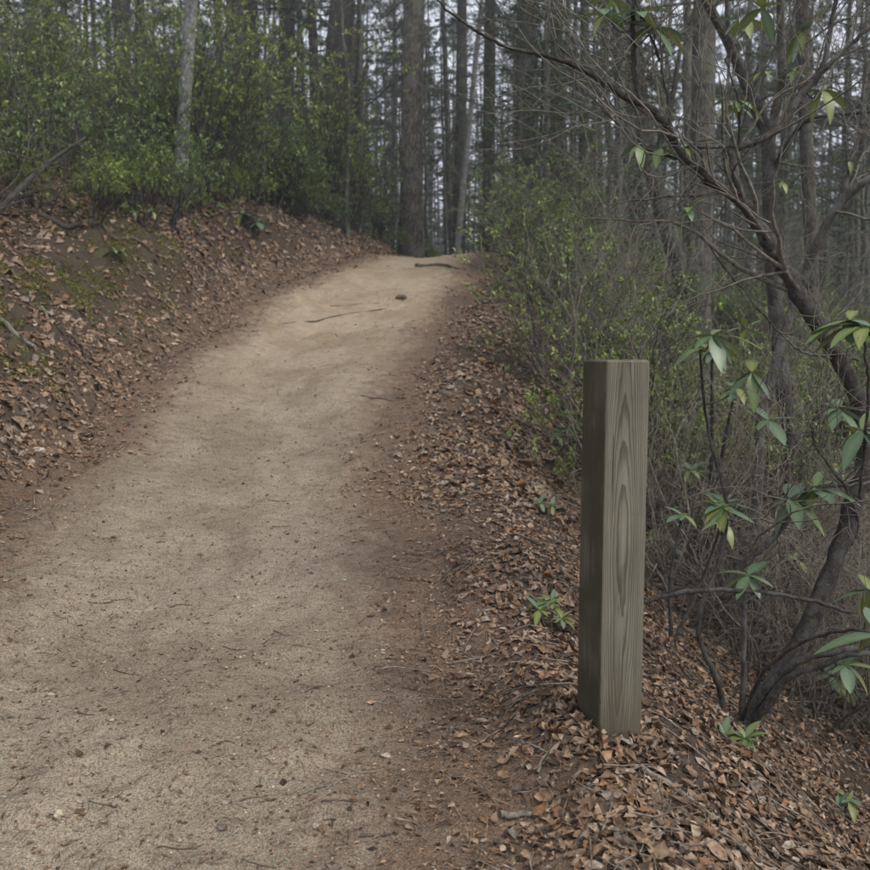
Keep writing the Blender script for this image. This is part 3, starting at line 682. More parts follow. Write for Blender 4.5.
# the arching shrub right of the post
b0 = on_ground(742, 726); D0 = b0[1]
hero = thing('arching_shrub', b0-[0, 0, .05], 'large crooked dark stemmed rhododendron arching over the ground right of the post', 'shrub')
def dd(v): return D0+v
main = [(738, 740, dd(0), 15), (748, 716, dd(0), 14), (772, 688, dd(0), 12.5), (803, 636, dd(.02), 12), (830, 575, dd(.05), 11.5), (852, 508, dd(.08), 11), (865, 455, dd(.1), 10.5), (860, 408, dd(.1), 10.5), (843, 368, dd(.08), 10), (818, 325, dd(.05), 10), (797, 293, dd(.02), 10), (781, 262, dd(0), 9.5), (768, 240, dd(0), 9), (752, 215, dd(0), 8), (738, 198, dd(0), 7)]
branch_part(hero, 'trunk', main, B_SHRUB, 12, .003)
arms = [
 [(740, 200, dd(0), 6.5), (712, 182, dd(-.02), 6), (692, 165, dd(-.05), 5.5), (676, 147, dd(-.08), 5), (666, 125, dd(-.1), 4.6), (650, 108, dd(-.1), 4.4), (628, 98, dd(-.1), 4), (600, 80, dd(-.1), 3.6), (575, 66, dd(-.12), 3.2), (545, 56, dd(-.15), 2.8), (510, 48, dd(-.2), 2.3), (480, 33, dd(-.2), 1.9), (450, 12, dd(-.2), 1.4), (428, -8, dd(-.2), 1)],
 [(742, 200, dd(0), 5.5), (735, 172, dd(.03), 5), (732, 152, dd(.04), 4.8), (745, 145, dd(.05), 4.8), (765, 138, dd(.06), 4.6), (785, 122, dd(.08), 4.4), (800, 97, dd(.1), 4), (820, 72, dd(.1), 3.6), (829, 40, dd(.1), 3), (835, 0, dd(.1), 2.6), (838, -60, dd(.1), 1.6)],
 [(812, 80, dd(.1), 3.3), (838, 57, dd(.05), 3), (866, 30, dd(0), 2.6), (900, 5, dd(0), 1.8)],
 [(642, 101, dd(-.1), 3.2), (635, 80, dd(-.08), 3.4), (633, 40, dd(-.05), 3), (634, 0, dd(-.05), 2.6), (640, -60, dd(-.05), 1.6)],
 [(688, 163, dd(-.05), 2.4), (660, 153, dd(-.1), 2.1), (637, 145, dd(-.15), 1.8), (613, 119, dd(-.2), 1.3), (590, 95, dd(-.22), .8)],
 [(670, 128, dd(-.1), 2), (668, 100, dd(-.1), 1.8), (658, 55, dd(-.08), 1.6), (640, 12, dd(-.06), 1.2), (630, -30, dd(-.06), .8)],
 [(738, 148, dd(.04), 2), (740, 125, dd(.02), 1.7), (738, 100, dd(0), 1.4), (725, 60, dd(0), 1)],
 [(586, 72, dd(-.12), 1.8), (560, 45, dd(-.1), 1.5), (545, 20, dd(-.1), 1.2), (520, -8, dd(-.1), .8)],
 [(733, 146, dd(.04), 1.6), (712, 148, dd(.0), 1.4), (685, 148, dd(-.03), 1)],
 [(742, 728, dd(0), 8), (760, 697, dd(-.05), 6.5), (788, 668, dd(-.1), 6), (815, 655, dd(-.12), 5.5), (848, 650, dd(-.15), 5), (885, 640, dd(-.15), 4)],
 [(748, 730, dd(-.02), 6), (785, 680, dd(-.12), 4.5), (818, 667, dd(-.15), 4.2), (850, 655, dd(-.2), 3.6), (885, 655, dd(-.2), 3)],
 [(727, 728, dd(.0), 4.5), (722, 700, dd(-.02), 4), (713, 672, dd(-.04), 3.8), (700, 640, dd(-.05), 3.6), (700, 612, dd(-.05), 3.4), (713, 578, dd(-.02), 3.2), (722, 550, dd(0), 3), (726, 505, dd(.03), 2.6), (716, 460, dd(.05), 2.2), (706, 420, dd(.05), 1.8), (700, 350, dd(-.1), 1.5)],
 [(742, 732, dd(.0), 5), (743, 690, dd(-.02), 4), (744, 640, dd(-.03), 3.4), (744, 588, dd(-.03), 3)],
 [(640, 604, dd(-.1), 3), (665, 596, dd(-.1), 3.2), (700, 590, dd(-.1), 3.2), (745, 591, dd(-.08), 3), (800, 598, dd(-.05), 2.8), (850, 612, dd(0), 2.6)],
 [(722, 598, dd(.05), 5.5), (745, 562, dd(.1), 5.5), (770, 540, dd(.12), 5), (795, 510, dd(.1), 4), (815, 488, dd(.05), 2.4), (850, 485, dd(0), 1.8), (890, 480, dd(0), 1.5)],
 [(852, 545, dd(.1), 2.4), (858, 520, dd(.05), 2.2), (845, 487, dd(0), 2), (825, 460, dd(0), 2), (813, 437, dd(0), 2), (815, 417, dd(0), 1.9), (838, 408, dd(0), 1.8), (875, 412, dd(0), 1.5)],
 [(687, 212, dd(.1), .9), (717, 257, dd(.08), 1.1), (756, 306, dd(.05), 1.3), (785, 338, dd(.03), 1.5), (806, 353, dd(.02), 1.6), (830, 357, dd(.05), 1.7), (858, 360, dd(.1), 1.8)],
 [(858, 510, dd(.1), 2.4), (862, 470, dd(-.1), 2.2), (868, 400, dd(-.3), 2), (866, 360, dd(-.45), 1.8), (862, 328, dd(-.55), 1.5)],
 [(742, 720, dd(-.02), 3), (765, 670, dd(-.3), 2.6), (810, 640, dd(-.5), 2.4), (850, 630, dd(-.7), 2.2), (880, 634, dd(-.8), 2)],
]
for pts in arms: branch_part(hero, 'branch', pts, B_SHRUB, 8, .002)
# fine twigs along the arms
T = Tubes(); ends = []
cfg = dict(seg=[4, 4, 5], wig=.17, up=[.02, .02, .02], rmin=.0013, tap=.5, kids=[0, 2, 3], f0=.3, ang=(.4, 1.1), len=(.5, .85))
for pts in arms[:9]+[main[8:]]+arms[14:17]:
    P, R = px_line(pts)
    for q in range(9 if len(pts) > 5 else 5):
        i = random.randrange(2, len(P)-1); d = P[i]-P[i-1]; d = d/np.linalg.norm(d)+rdir(1)[0]*.8+[0, 0, .25]
        grow(T, ends, P[i], d, random.uniform(.25, .6), max(.0025, R[i]*.4), 2, cfg)
V, F = T.arrays(); V = V-np.array(hero.location)
add('twigs', make_mesh('twigs', V, F, TWIGM, True, np.tile(TW_GREY*.8, (len(V), 1))), hero, kind='stuff')
random.shuffle(ends)
for (e, d) in ends[:26]:
    if e[2] > wpt(700, 330, D0)[2] and e[0]/e[1] > .17: rosette(hero, e, d, random.choice((3, 4, 5)), .085, 1.7)
for px, py, dv, n, s, ax in [(706, 348, .05, 7, .125, (0, -.3, 1)), (862, 326, -.55, 7, .115, (0, -.3, 1)), (885, 634, -.8, 6, .14, (-.5, -.3, .8)), (725, 503, .03, 6, .09, (0, -.3, 1)), (815, 487, .05, 7, .12, (-.6, -.3, .6)), (640, 12, -.06, 5, .09, (0, 0, 1)), (638, 145, -.15, 3, .07, (0, -.4, 1)), (738, 100, 0, 5, .08, (0, -.3, 1)), (683, 148, -.03, 4, .09, (-.3, -.3, .7)), (838, 408, 0, 6, .1, (0, -.4, .6)), (862, 430, -.2, 6, .11, (-.4, -.4, .6)), (605, 15, -.1, 5, .1, (0, -.3, .5)), (655, 28, -.1, 5, .1, (0, -.3, .4)), (660, 148, -.1, 4, .08, (0, -.3, 1)), (870, 590, -.3, 5, .11, (-.5, -.4, .5)), (740, 20, 0, 5, .09, (0, -.4, .6)), (822, 90, .1, 5, .09, (0, -.4, .5)), (845, 665, -.2, 5, .09, (-.3, -.5, .6)), (850, 320, -.5, 7, .13, (-.3, -.4, 1)), (790, 498, .05, 7, .12, (-.5, -.4, .6)), (712, 335, -.1, 8, .12, (.1, -.4, 1)), (752, 372, .03, 6, .1, (0, -.5, .8)), (768, 420, .0, 6, .1, (0, -.5, .8)), (722, 508, 0, 7, .11, (0, -.5, 1)), (748, 575, -.03, 6, .1, (0, -.5, 1))]:
    e = wpt(px, py, D0+dv); rosette(hero, e, ax, n, s, 1.75)
    near = min((p for ln_ in [main]+arms for p in px_line(ln_)[0]), key=lambda p: np.linalg.norm(p-e-[0, 0, -.05]))
    mid = (near+e)/2+[0, 0, -.03]; P, R = smooth_line([near, mid, e], [.004, .0032, .0026], 4); T = Tubes(); T.add(P-np.array(hero.location), R, 5); add('branch', T.mesh('branch', B_SHRUB), hero)

# second stem tree behind it
def stem_tree(label, group, lines, mat, leaves=()):
    b = lines[0][0]; p0 = wpt(*b[:3]); base = np.array([p0[0], p0[1], gz(p0[0], p0[1])])
    t = thing('understory_tree', base-[0, 0, .05], label, 'tree', group)
    for i, L in enumerate(lines):
        P, R = px_line(L, 3)
        if i == 0:
            P = np.concatenate([[base-[0, 0, .06]], P]); R = np.concatenate([[R[0]*1.35], R]); P, R = smooth_line(P, R, 2)
        T = Tubes(); T.add(P-np.array(t.location), R, 9); add('trunk' if i == 0 else 'branch', T.mesh('trunk' if i == 0 else 'branch', mat), t)
    T = Tubes(); en = []
    for L in lines:
        P, R = px_line(L, 3)
        for q in range(8):
            i = random.randrange(len(P)//2, len(P)-1); grow(T, en, P[i], rdir(1)[0]+[0, 0, .5], random.uniform(.3, .8), R[i]*.35, 2, cfg)
    V, F = T.arrays(); add('twigs', make_mesh('twigs', V-np.array(t.location), F, TWIGM, True, np.tile(TW_GREY*.7, (len(V), 1))), t, kind='stuff')
    for px, py, d, n, s in leaves: rosette(t, wpt(px, py, d), (0, -.3, 1), n, s, 1.8)
    return t
stem_tree('dark forked understory tree rising behind the arching rhododendron', None,
 [[(790, 440, 5.6, 10), (782, 380, 5.6, 10), (775, 300, 5.6, 9.5), (770, 233, 5.6, 9), (768, 140, 5.6, 8.5), (760, 118, 5.6, 7.5), (740, 70, 5.6, 6.5), (723, 33, 5.6, 5.5), (703, -5, 5.6, 4.5), (690, -60, 5.6, 3)],
  [(769, 150, 5.6, 6.5), (775, 112, 5.55, 6), (782, 80, 5.5, 5.5), (780, 0, 5.4, 4.5), (784, -80, 5.4, 3)],
  [(742, 72, 5.6, 4), (730, 40, 5.5, 3.6), (727, 0, 5.4, 3), (726, -60, 5.4, 2)],
  [(771, 175, 5.6, 4), (790, 140, 5.5, 3), (812, 118, 5.4, 2.4), (870, 112, 5.3, 1.8)]], B_SHRUB,
 [(765, 72, 5.4, 5, .1), (735, 105, 5.4, 5, .1), (795, 70, 5.4, 5, .1), (782, 182, 5.4, 5, .09), (737, 130, 5.4, 4, .1)])
stem_tree('leaning crooked understory stem at the right beyond the arching rhododendron', None,
 [[(760, 420, 5.0, 6), (785, 330, 5.0, 6), (805, 275, 4.95, 6), (820, 238, 4.9, 6), (842, 200, 4.85, 5.5), (868, 180, 4.8, 5), (900, 160, 4.8, 4)],
  [(845, 198, 4.85, 3), (850, 160, 4.85, 2.4), (868, 120, 4.85, 2)]], B_SHRUB, [(850, 160, 4.85, 4, .08)])
stem_tree('slender leaning dark tree between the post and the tall rough trunk', None,
 [[(690, 300, 11, 9), (680, 270, 11, 9), (665, 220, 11, 8.5), (650, 160, 11, 8), (640, 100, 11, 7.5), (634, 30, 11, 7), (630, -60, 11, 5)],
  [(652, 168, 11, 4), (670, 110, 11, 3), (680, 50, 11, 2)]], B_OAK)

# smaller rhododendron saplings with leaf whorls near the post
def sapling(base_px, base_py, tops, label, r=3.0, dep=None, leaf=.1, n=6, group=None, name='rhododendron_sapling'):
    b = on_ground(base_px, base_py)
    t = thing(name, b-[0, 0, .02], label, 'plant', group)
    T = Tubes()
    for (px, py, dv, s) in tops:
        e = wpt(px, py, b[1]+dv); m = (b*.6+e*.4)+rng.normal(0, .03, 3)
        P, R = smooth_line([b-[0, 0, .03], m, e], [r*b[1]/FPX, r*.75*b[1]/FPX, r*.5*b[1]/FPX], 4); T.add(P-np.array(t.location), R, 6)
        rosette(t, e, Vector(e-m)+Vector((0, -.15, .2)), n, leaf*s, 1.3 if leaf < .09 else 1.6)
    add('stem', T.mesh('stem', B_SHRUB), t)
sapling(700, 585, [(735, 388, -.25, 1.0), (690, 470, -.2, .9), (772, 445, -.2, .8), (712, 350, -.3, 1.15)], 'tall rhododendron sapling with whorled leaves just right of the post top', 2.6, leaf=.11, n=9)
sapling(672, 640, [(682, 515, -.1, .9), (722, 522, -.05, .9)], 'short rhododendron sapling with drooping leaves close behind the post', 2.2, leaf=.095, n=6)
sapling(760, 665, [(752, 575, -.05, .9), (795, 560, 0, .8)], 'low rhododendron sprout between the crooked stem and the dead stub', 2, leaf=.085, n=5)
sapling(738, 745, [(725, 735, 0, .8), (745, 738, -.03, .8)], 'green rhododendron seedling at the foot of the arching shrub', 1.6, leaf=.075, n=6)
sapling(548, 628, [(540, 610, 0, .9), (562, 618, -.03, .9), (552, 600, .05, .8)], 'broad leaved green seedling in the litter left of the post', 1.5, leaf=.065, n=6, name='seedling')
sapling(545, 515, [(540, 503, 0, .9), (552, 506, 0, .8)], 'tiny green seedling on the shoulder farther up beside the post', 1.2, leaf=.07, n=5, name='seedling')
sapling(562, 452, [(556, 432, 0, 1), (566, 428, 0, .9)], 'yellowish green sprout at the foot of the roadside brush', 1.2, leaf=.09, n=5, name='seedling')
sapling(845, 815, [(850, 800, 0, .9), (838, 806, 0, .8)], 'small green sprout in the litter at the bottom of the slope', 1.3, leaf=.06, n=4, name='seedling')
sapling(140, 225, [(135, 205, 0, 1.2), (152, 210, 0, 1.1)], 'pale green rhododendron seedling on the bank below the laurels', 1.3, leaf=.14, n=6, name='seedling')
sapling(250, 232, [(243, 214, 0, 1.2), (258, 222, 0, 1.1)], 'pale drooping rhododendron seedling at the lip of the bank', 1.3, leaf=.15, n=6, name='seedling')
sapling(118, 262, [(115, 250, 0, .9), (122, 252, 0, .8)], 'small yellow green sprout in the leaf litter of the bank', 1.1, leaf=.09, n=4, name='seedling')
for px, py, q in [(575, 345, 0), (600, 335, 1), (640, 420, 2), (620, 345, 3), (660, 560, 4), (700, 450, 5), (770, 480, 6), (830, 470, 7), (800, 560, 8), (840, 700, 9)]:
    sapling(px, py+20, [(px-10, py-25, 0, 1), (px+14, py-12, .05, .9)], 'green rhododendron sprout among the bare brush downhill of the trail', 1.6, leaf=.1, n=5, group='sprouts in the brush')

# ------------------------------------------------------------------ trees
def trunk_mesh(h, r, bend=.15, flare=1.5, tilt=(0, 0), n=12, mat=B_PINE, stubs=6):
    m = 16; z = np.concatenate([[-.3, 0, .15, .4], np.linspace(.9, h, m)])
    wx = np.cumsum(rng.normal(0, bend*.12, len(z))); wy = np.cumsum(rng.normal(0, bend*.12, len(z))); wx -= wx[1]; wy -= wy[1]
    P = np.stack([wx+tilt[0]*np.maximum(z, 0), wy+tilt[1]*np.maximum(z, 0), z], -1)
    R = r*(1-.78*np.clip(z/h, 0, 1)**1.15); R[0] = r*flare*1.1; R[1] = r*flare; R[2] = r*(1+(flare-1)*.5); R[3] = r*1.08
    T = Tubes(); T.add(P, R, n)
    for s in range(stubs):
        q = random.uniform(.12, .6)*h; i = np.searchsorted(z, q); p = P[i]; a = random.uniform(0, 6.28)
        L = random.uniform(.15, .9); d = np.array([math.cos(a), math.sin(a), random.uniform(-.1, .35)])
        T.add([p+d*R[i]*.6, p+d*(R[i]+L*.5), p+d*(R[i]+L)+[0, 0, random.uniform(-.1, .1)]], [r*.09+.006, r*.06+.004, .004], 4)
    return T.mesh('trunk', mat), P, R
def pine_crown(h, P, z0, dens=1.0, tone=(.105, .130, .065), spread=2.6, tuft=.16):
    T = Tubes(); TP, TD = [], []
    nb = int(34*dens); cz = np.linspace(z0, h*.99, nb)
    for q in cz:
        i = min(len(P)-1, np.searchsorted(P[:, 2], q)); p = np.array([P[i][0], P[i][1], q]); a = random.uniform(0, 6.28)
        f = 1-((q-z0)/(h-z0)); L = spread*(.25+.75*f)*random.uniform(.5, 1.1)
        d = np.array([math.cos(a), math.sin(a), random.uniform(-.05, .35)]); pts = [p]
        for k in range(4): pts.append(pts[-1]+d*L/4+[random.gauss(0, .05), random.gauss(0, .05), -.03*k+random.gauss(0, .04)])
        T.add(pts, np.linspace(.03, .007, 5)*min(1.2, L/2), 4)
        for k in range(int(9*dens)+2):
            t = random.uniform(.3, 1); j = min(3, int(t*4)); b = pts[j]+(pts[j+1]-pts[j])*(t*4-j)
            s = rdir(1)[0]; s[2] *= .35; l2 = random.uniform(.2, .55); e = b+s*l2
            T.add([b, (b+e)/2+[0, 0, .02], e], [.006, .005, .003], 3)
            for z in range(4): TP.append(b+(e-b)*random.uniform(.35, 1)); TD.append(s)
    TP = np.array(TP); TD = np.array(TD); k = 6
    Pn = np.repeat(TP, k, 0); m = len(Pn); dn = np.repeat(TD, k, 0)*.5+rdir(m)*.8
    c = np.array(tone)*np.repeat(rng.uniform(.6, 1.4, (len(TP), 1)), k, 0)*rng.uniform(.8, 1.2, (m, 1))
    V, F, C = leaf_cloud(Pn, dn, rdir(m), rng.uniform(.7, 1.3, m)*tuft, np.full(m, tuft*.14), c)
    return T.mesh('limbs', B_PINE), make_mesh('needles', V, F, NEEDLE, False, C)
def hemlock_proto(h, r, tone=(.125, .18, .080)):
    tm, P, R = trunk_mesh(h, r, .1, 1.3, n=8, mat=B_THIN, stubs=0)
    T = Tubes(); LP, LD, LU = [], [], []
    for q in np.linspace(h*.1, h*.98, 46):
        i = min(len(P)-1, np.searchsorted(P[:, 2], q)); p = np.array([P[i][0], P[i][1], q]); a = random.uniform(0, 6.28); f = 1-q/h
        L = (.35+1.6*f)*random.uniform(.5, 1.1); d = np.array([math.cos(a), math.sin(a), .1]); pts = [p]
        for k in range(4): pts.append(pts[-1]+(d+[0, 0, -.12*k])*L/4)
        T.add(pts, np.linspace(.012, .003, 5), 3)
        sd = np.array([-d[1], d[0], 0])
        for k in range(16):
            t = random.uniform(.15, 1); j = min(3, int(t*4)); b = pts[j]+(pts[j+1]-pts[j])*(t*4-j)
            sg = random.choice((-1, 1)); l2 = .38*L*(1.15-t)*random.uniform(.5, 1)
            dr = d*.5+sd*sg*.8+[0, 0, -.15]
            for s in np.linspace(.15, 1, 7): LP.append(b+dr*l2*s); LD.append(dr*.4+np.array([random.gauss(0, .7), random.gauss(0, .7), random.gauss(0, .2)])); LU.append((random.gauss(0, .3), random.gauss(0, .3), 1))
    LP, LD, LU = map(np.array, (LP, LD, LU)); m = len(LP)
    c = np.array(tone)*rng.uniform(.6, 1.4, (m, 1))
    V, F, C = leaf_cloud(LP, LD, LU, rng.uniform(.05, .10, m), rng.uniform(.014, .026, m), c)
    return tm, T.mesh('limbs', B_THIN), make_mesh('needles', V, F, NEEDLE, False, C)
def bare_tree_proto(h, r, mat):
    tm, P, R = trunk_mesh(h, r, .3, 1.4, n=9, mat=mat, stubs=2)
    T = Tubes(); en = []
    cf = dict(seg=[4, 4, 5], wig=.14, up=[.03, .05, .06], rmin=.004, tap=.5, kids=[0, 3, 4], f0=.3, ang=(.4, .9), len=(.5, .8))
    for q in np.linspace(h*.3, h*.97, 14):
        i = min(len(P)-1, np.searchsorted(P[:, 2], q)); a = random.uniform(0, 6.28)
        grow(T, en, P[i], (math.cos(a), math.sin(a), .6), h*.13*random.uniform(.6, 1.2), R[i]*.45, 2, cf)
    return tm, T.mesh('limbs', mat)

pines = []
for h, r, z0 in [(17, .15, 5.5), (19, .18, 7), (15, .11, 4.2)]:
    tm, P, R = trunk_mesh(h, r, .16, 1.35); pines.append((tm,)+pine_crown(h, P, z0, 1.0))
hems = [hemlock_proto(6.5, .045), hemlock_proto(4.2, .032), hemlock_proto(9, .07, (.13, .175, .085))]
bts = [bare_tree_proto(14, .10, B_OAK), bare_tree_proto(9, .055, B_THIN), bare_tree_proto(12, .075, B_THIN)]
def put(kind, k, x, y, s, label, group, cat='tree'):
    src = {'p': pines, 'h': hems, 'b': bts}[kind][k]; nm = {'p': 'pine_tree', 'h': 'hemlock_tree', 'b': 'bare_tree'}[kind]
    t = thing(nm, (x, y, gz(x, y)), label, cat, group, random.uniform(0, 6.28), (s*random.uniform(.9, 1.15),)*2+(s,))
    t.rotation_euler[0] = random.gauss(0, .018); t.rotation_euler[1] = random.gauss(0, .018)
    for me, nme in zip(src, ('trunk', 'limbs', 'needles')):
        o = add(nme, me, t)
        if nme != 'trunk': o['kind'] = 'stuff'
    return t

def zone(x, y):
    l, r = edges(np.array([y]))
    if x < float(l[0])-.4: return 'uphill behind the laurels', 'uphill'
    if x < float(r[0])+.6: return 'straight on beyond the trail crest', 'beyond the crest'
    return ('downhill right of the trail', 'downhill') if y < 30 else ('far back in the woods downhill', 'far downhill')
# trees one can single out: px at the foot, distance, width in px, px shift at the frame top
def hero_tree(px, d, wpx, toppx, label, mat, crown=True, h=19, bend=.1, name='pine_tree', tone=(.085, .110, .052)):
    x = (px-435)/FPX*d; zb = gz(x, d); top = wpt(toppx, 0, d); r = wpx*d/FPX/2
    tilt = (top[0]-x)/(top[2]-zb)
    me, P, R = trunk_mesh(h, r, bend, 1.3, (tilt, random.gauss(0, .01)), 16, mat, 5)
    t = thing(name, (x, d, zb), label, 'tree'); add('trunk', me, t)
    lm, nd = pine_crown(h, P, h*.5, .8, tone); add('limbs', lm, t, kind='stuff'); add('needles', nd, t, kind='stuff')
hero_tree(411, 19, 24, 416, 'thick straight grey brown pine trunk standing just beyond the trail crest', B_PINE, bend=.08)
hero_tree(322, 20, 29, 340, 'thick leaning grey trunk rising behind the laurels of the bank', B_PINE, bend=.08)
hero_tree(524, 17, 25, 528, 'rough dark barked trunk behind the bush at the trail crest', B_OAK, bend=.08)
hero_tree(697, 10.5, 25, 705, 'rough brown trunk standing downhill behind the crooked rhododendron', B_OAK, bend=.06)
hero_tree(183, 11.5, 13, 192, 'pale whitish trunk showing between the laurel leaves on the bank', B_PALE, bend=.1, name='pale_tree')
hero_tree(283, 24, 20, 288, 'grey trunk among the laurels uphill of the leaning one', B_PINE)
hero_tree(459, 27, 14, 462, 'slim dark trunk right behind the trail crest', B_OAK)
hero_tree(453, 22, 7, 480, 'thin pale leaning trunk crossing the slim one behind the crest', B_PALE, h=13, name='leaning_tree')
hero_tree(487, 20, 14, 488, 'dark straight trunk at the right end of the crest', B_OAK)
hero_tree(552, 19, 15, 556, 'medium grey trunk right of the rough dark one', B_PINE)
hero_tree(583, 18, 11, 585, 'slender dark trunk over the roadside bush', B_OAK)
hero_tree(815, 12, 14, 806, 'grey trunk far right behind the leaning stem', B_PINE)
hero_tree(125, 17, 16, 122, 'dark trunk deep in the laurels at the left', B_OAK)
hero_tree(240, 22, 14, 243, 'grey trunk behind the laurels between the pale and the thick trunk', B_PINE)
def clear(x, y):
    px = 435+FPX*x/y
    return abs(px-411) > 30*20/y*1.0 or y > 24
cnt = 0
while cnt < 85:
    y = random.uniform(21, 58); px = random.uniform(-60, 930); x = (px-435)/FPX*y
    if not clear(x, y): continue
    put('p', cnt % 3, x, y, random.uniform(.7, 1.1), f"{('medium straight', 'thick tall', 'thin small')[cnt % 3]} pine standing {zone(x, y)[0]}", f"{('medium', 'thick', 'thin')[cnt % 3]} pines {zone(x, y)[1]}"); cnt += 1
cnt = 0
while cnt < 85:
    y = random.uniform(16, 44); px = random.uniform(-40, 920); x = (px-435)/FPX*y
    if y < 22 and 370 < px < 500: continue
    put('b', cnt % 3, x, y, random.uniform(.7, 1.1), f"{('tall dark', 'short slender', 'tall thin grey')[cnt % 3]} leafless tree standing {zone(x, y)[0]}", f"{('dark', 'slender', 'thin')[cnt % 3]} bare trees {zone(x, y)[1]}"); cnt += 1
cnt = 0
while cnt < 125:
    y = random.uniform(13, 40) if cnt < 80 else random.uniform(23, 46); px = random.uniform(470, 930) if cnt < 50 else random.uniform(-20, 480) if cnt < 75 else random.uniform(300, 900); x = (px-435)/FPX*y
    if y < 24 and 340 < px < 500: continue
    put('h', cnt % 3, x, y, random.uniform(.75, 1.15), f"{('medium', 'low', 'tall')[cnt % 3]} feathery young hemlock growing {zone(x, y)[0]}", f"{('medium', 'low', 'tall')[cnt % 3]} hemlocks {zone(x, y)[1]}"); cnt += 1

cnt = 0
while cnt < 60:
    y = random.uniform(15, 34); px = random.uniform(-20, 900); x = (px-435)/FPX*y
    if y < 22 and 370 < px < 500: continue
    put('b', 1, x, y, random.uniform(.6, 1.0), f'thin pole sapling standing {zone(x, y)[0]}', f'pole saplings {zone(x, y)[1]}'); cnt += 1

# far-off wood that reads as one mass
T = Tubes(); 
for i in range(620):
    y = random.uniform(55, 110); x = random.uniform(-.62, .62)*y; h = random.uniform(12, 22); z = gz(x, y); r = random.uniform(.08, .22)
    dx = random.gauss(0, .4); T.add([(x, y, z-.3), (x+dx*.5, y, z+h*.5), (x+dx, y, z+h)], [r, r*.7, r*.2], 5)
V1, F1 = T.arrays()
n = 84000; y = rng.uniform(45, 110, n); x = rng.uniform(-.62, .62, n)*y; hh = rng.uniform(0, 1, n)
z = ground(x, y)+np.where(rng.uniform(0, 1, n) < .5, hh*6, 3+hh*17)
k = vnoise(x, z, .5, 51)+.6*vnoise(x, y, .3, 52) > -.35; x, y, z = x[k], y[k], z[k]; n = len(x)
V2, F2, C2 = leaf_cloud(np.stack([x, y, z], -1), rdir(n), rdir(n), rng.uniform(.2, .5, n), rng.uniform(.08, .2, n), np.array([(.105, .128, .07)])*rng.uniform(.6, 1.4, (n, 1)))
C1 = np.tile((.085, .078, .068), (len(V1), 1))
add('distant_forest', make_mesh('distant_forest', np.concatenate([V1, V2]), F1+[F2+len(V1)], NEEDLE, False, np.concatenate([C1, C2])), kind='stuff', label='far off grey green wood seen between the trunks', category='forest')

# ------------------------------------------------------------------ sticks, stones and roots
def stick(pts, r, label, name='fallen_twig', group=None, colr=TW_GREY, sink=.3, cat='twig', side=0):
    P = np.array([on_ground(*p) for p in pts]); b = P[0].copy()
    P, R = smooth_line(P, np.linspace(r, r*.5, len(P)), 4)
    P[:, 2] = ground(P[:, 0], P[:, 1])+R*(1-sink)
    P[1:-1, :2] += rng.normal(0, r*.6, (len(P)-2, 2))
    T = Tubes(); T.add(P-b, R, 6)
    if side:
        for q in range(side):
            i = random.randrange(2, len(P)-1); d = rdir(1)[0]; d[2] = .15; T.add([P[i]-b, P[i]-b+d*.05, P[i]-b+d*.1+[0, 0, -.005]], [r*.5, r*.4, r*.2], 4)
    V, F = T.arrays()
    props = dict(label=label, category=cat)
    if group: props['group'] = group
    add(name, make_mesh(name, V, F, TWIGM, True, np.tile(colr, (len(V), 1))), None, b, **props)
stick([(299, 796), (330, 786), (350, 776), (375, 773)], .0045, 'long thin grey twig lying across the lower trail', side=2)
stick([(500, 818), (520, 816), (536, 811)], .011, 'short thick pale broken stick on the trail edge below the post')
stick([(360, 837), (390, 835)], .005, 'dark short twig near the pale broken stick', colr=TW_BROWN)
stick([(537, 775), (545, 758), (552, 752)], .006, 'small forked pale stick in the litter below the post', side=2)
stick([(361, 396), (385, 400), (400, 401)], .006, 'dark thin twig lying across the middle of the trail', colr=TW_BROWN)
stick([(0, 322), (25, 342), (50, 358)], .022, 'bare grey branch lying on the mossy lower bank', name='fallen_branch', cat='branch')
stick([(30, 213), (70, 230), (110, 240), (150, 250)], .035, 'dark fallen limb half buried along the top of the bank', name='fallen_branch', cat='branch', colr=TW_BROWN)
stick([(30, 295), (45, 315), (50, 330)], .016, 'curved pale root hanging down the leafy bank', name='exposed_root', cat='root')
stick([(660, 600), (680, 640), (700, 665)], .009, 'slanting brown stick leaning in the litter right of the post', colr=TW_BROWN)
stick([(770, 745), (800, 742), (850, 748)], .007, 'long brown stick lying in the litter below the crooked stem', colr=TW_BROWN)
stick([(640, 770), (690, 800), (740, 850)], .010, 'grey branch lying down the litter slope right of the post', name='fallen_branch', cat='branch')
stick([(282, 325), (330, 318), (385, 309)], .013, 'low dark root crossing the upper trail below the stone', name='exposed_root', cat='root', colr=TW_BROWN, sink=1.15)
stick([(330, 306), (360, 304), (390, 300)], .009, 'thin dark root crossing the upper trail beside the stone', name='exposed_root', cat='root', colr=TW_BROWN, sink=1.15)
stick([(416, 267), (436, 266), (458, 270)], .045, 'half buried log step across the trail at its crest', name='log_step', cat='log', colr=(.10, .08, .055), sink=.75)
for q, (px, py) in enumerate([(95, 330), (140, 300), (190, 285), (230, 268), (270, 262), (310, 250), (60, 365), (345, 242)]):
    L = random.uniform(18, 40); a = random.uniform(.3, 1.2)
    stick([(px, py), (px+L*.5*math.cos(a)+random.uniform(-4, 4), py+L*.45*math.sin(a)), (px+L*math.cos(a), py+L*.8*math.sin(a))], random.uniform(.006, .013), 'thin dark root poking out of the cut face of the bank', name='exposed_root', cat='root', group='roots in the bank face', colr=TW_BROWN*.9)
rtw = 0
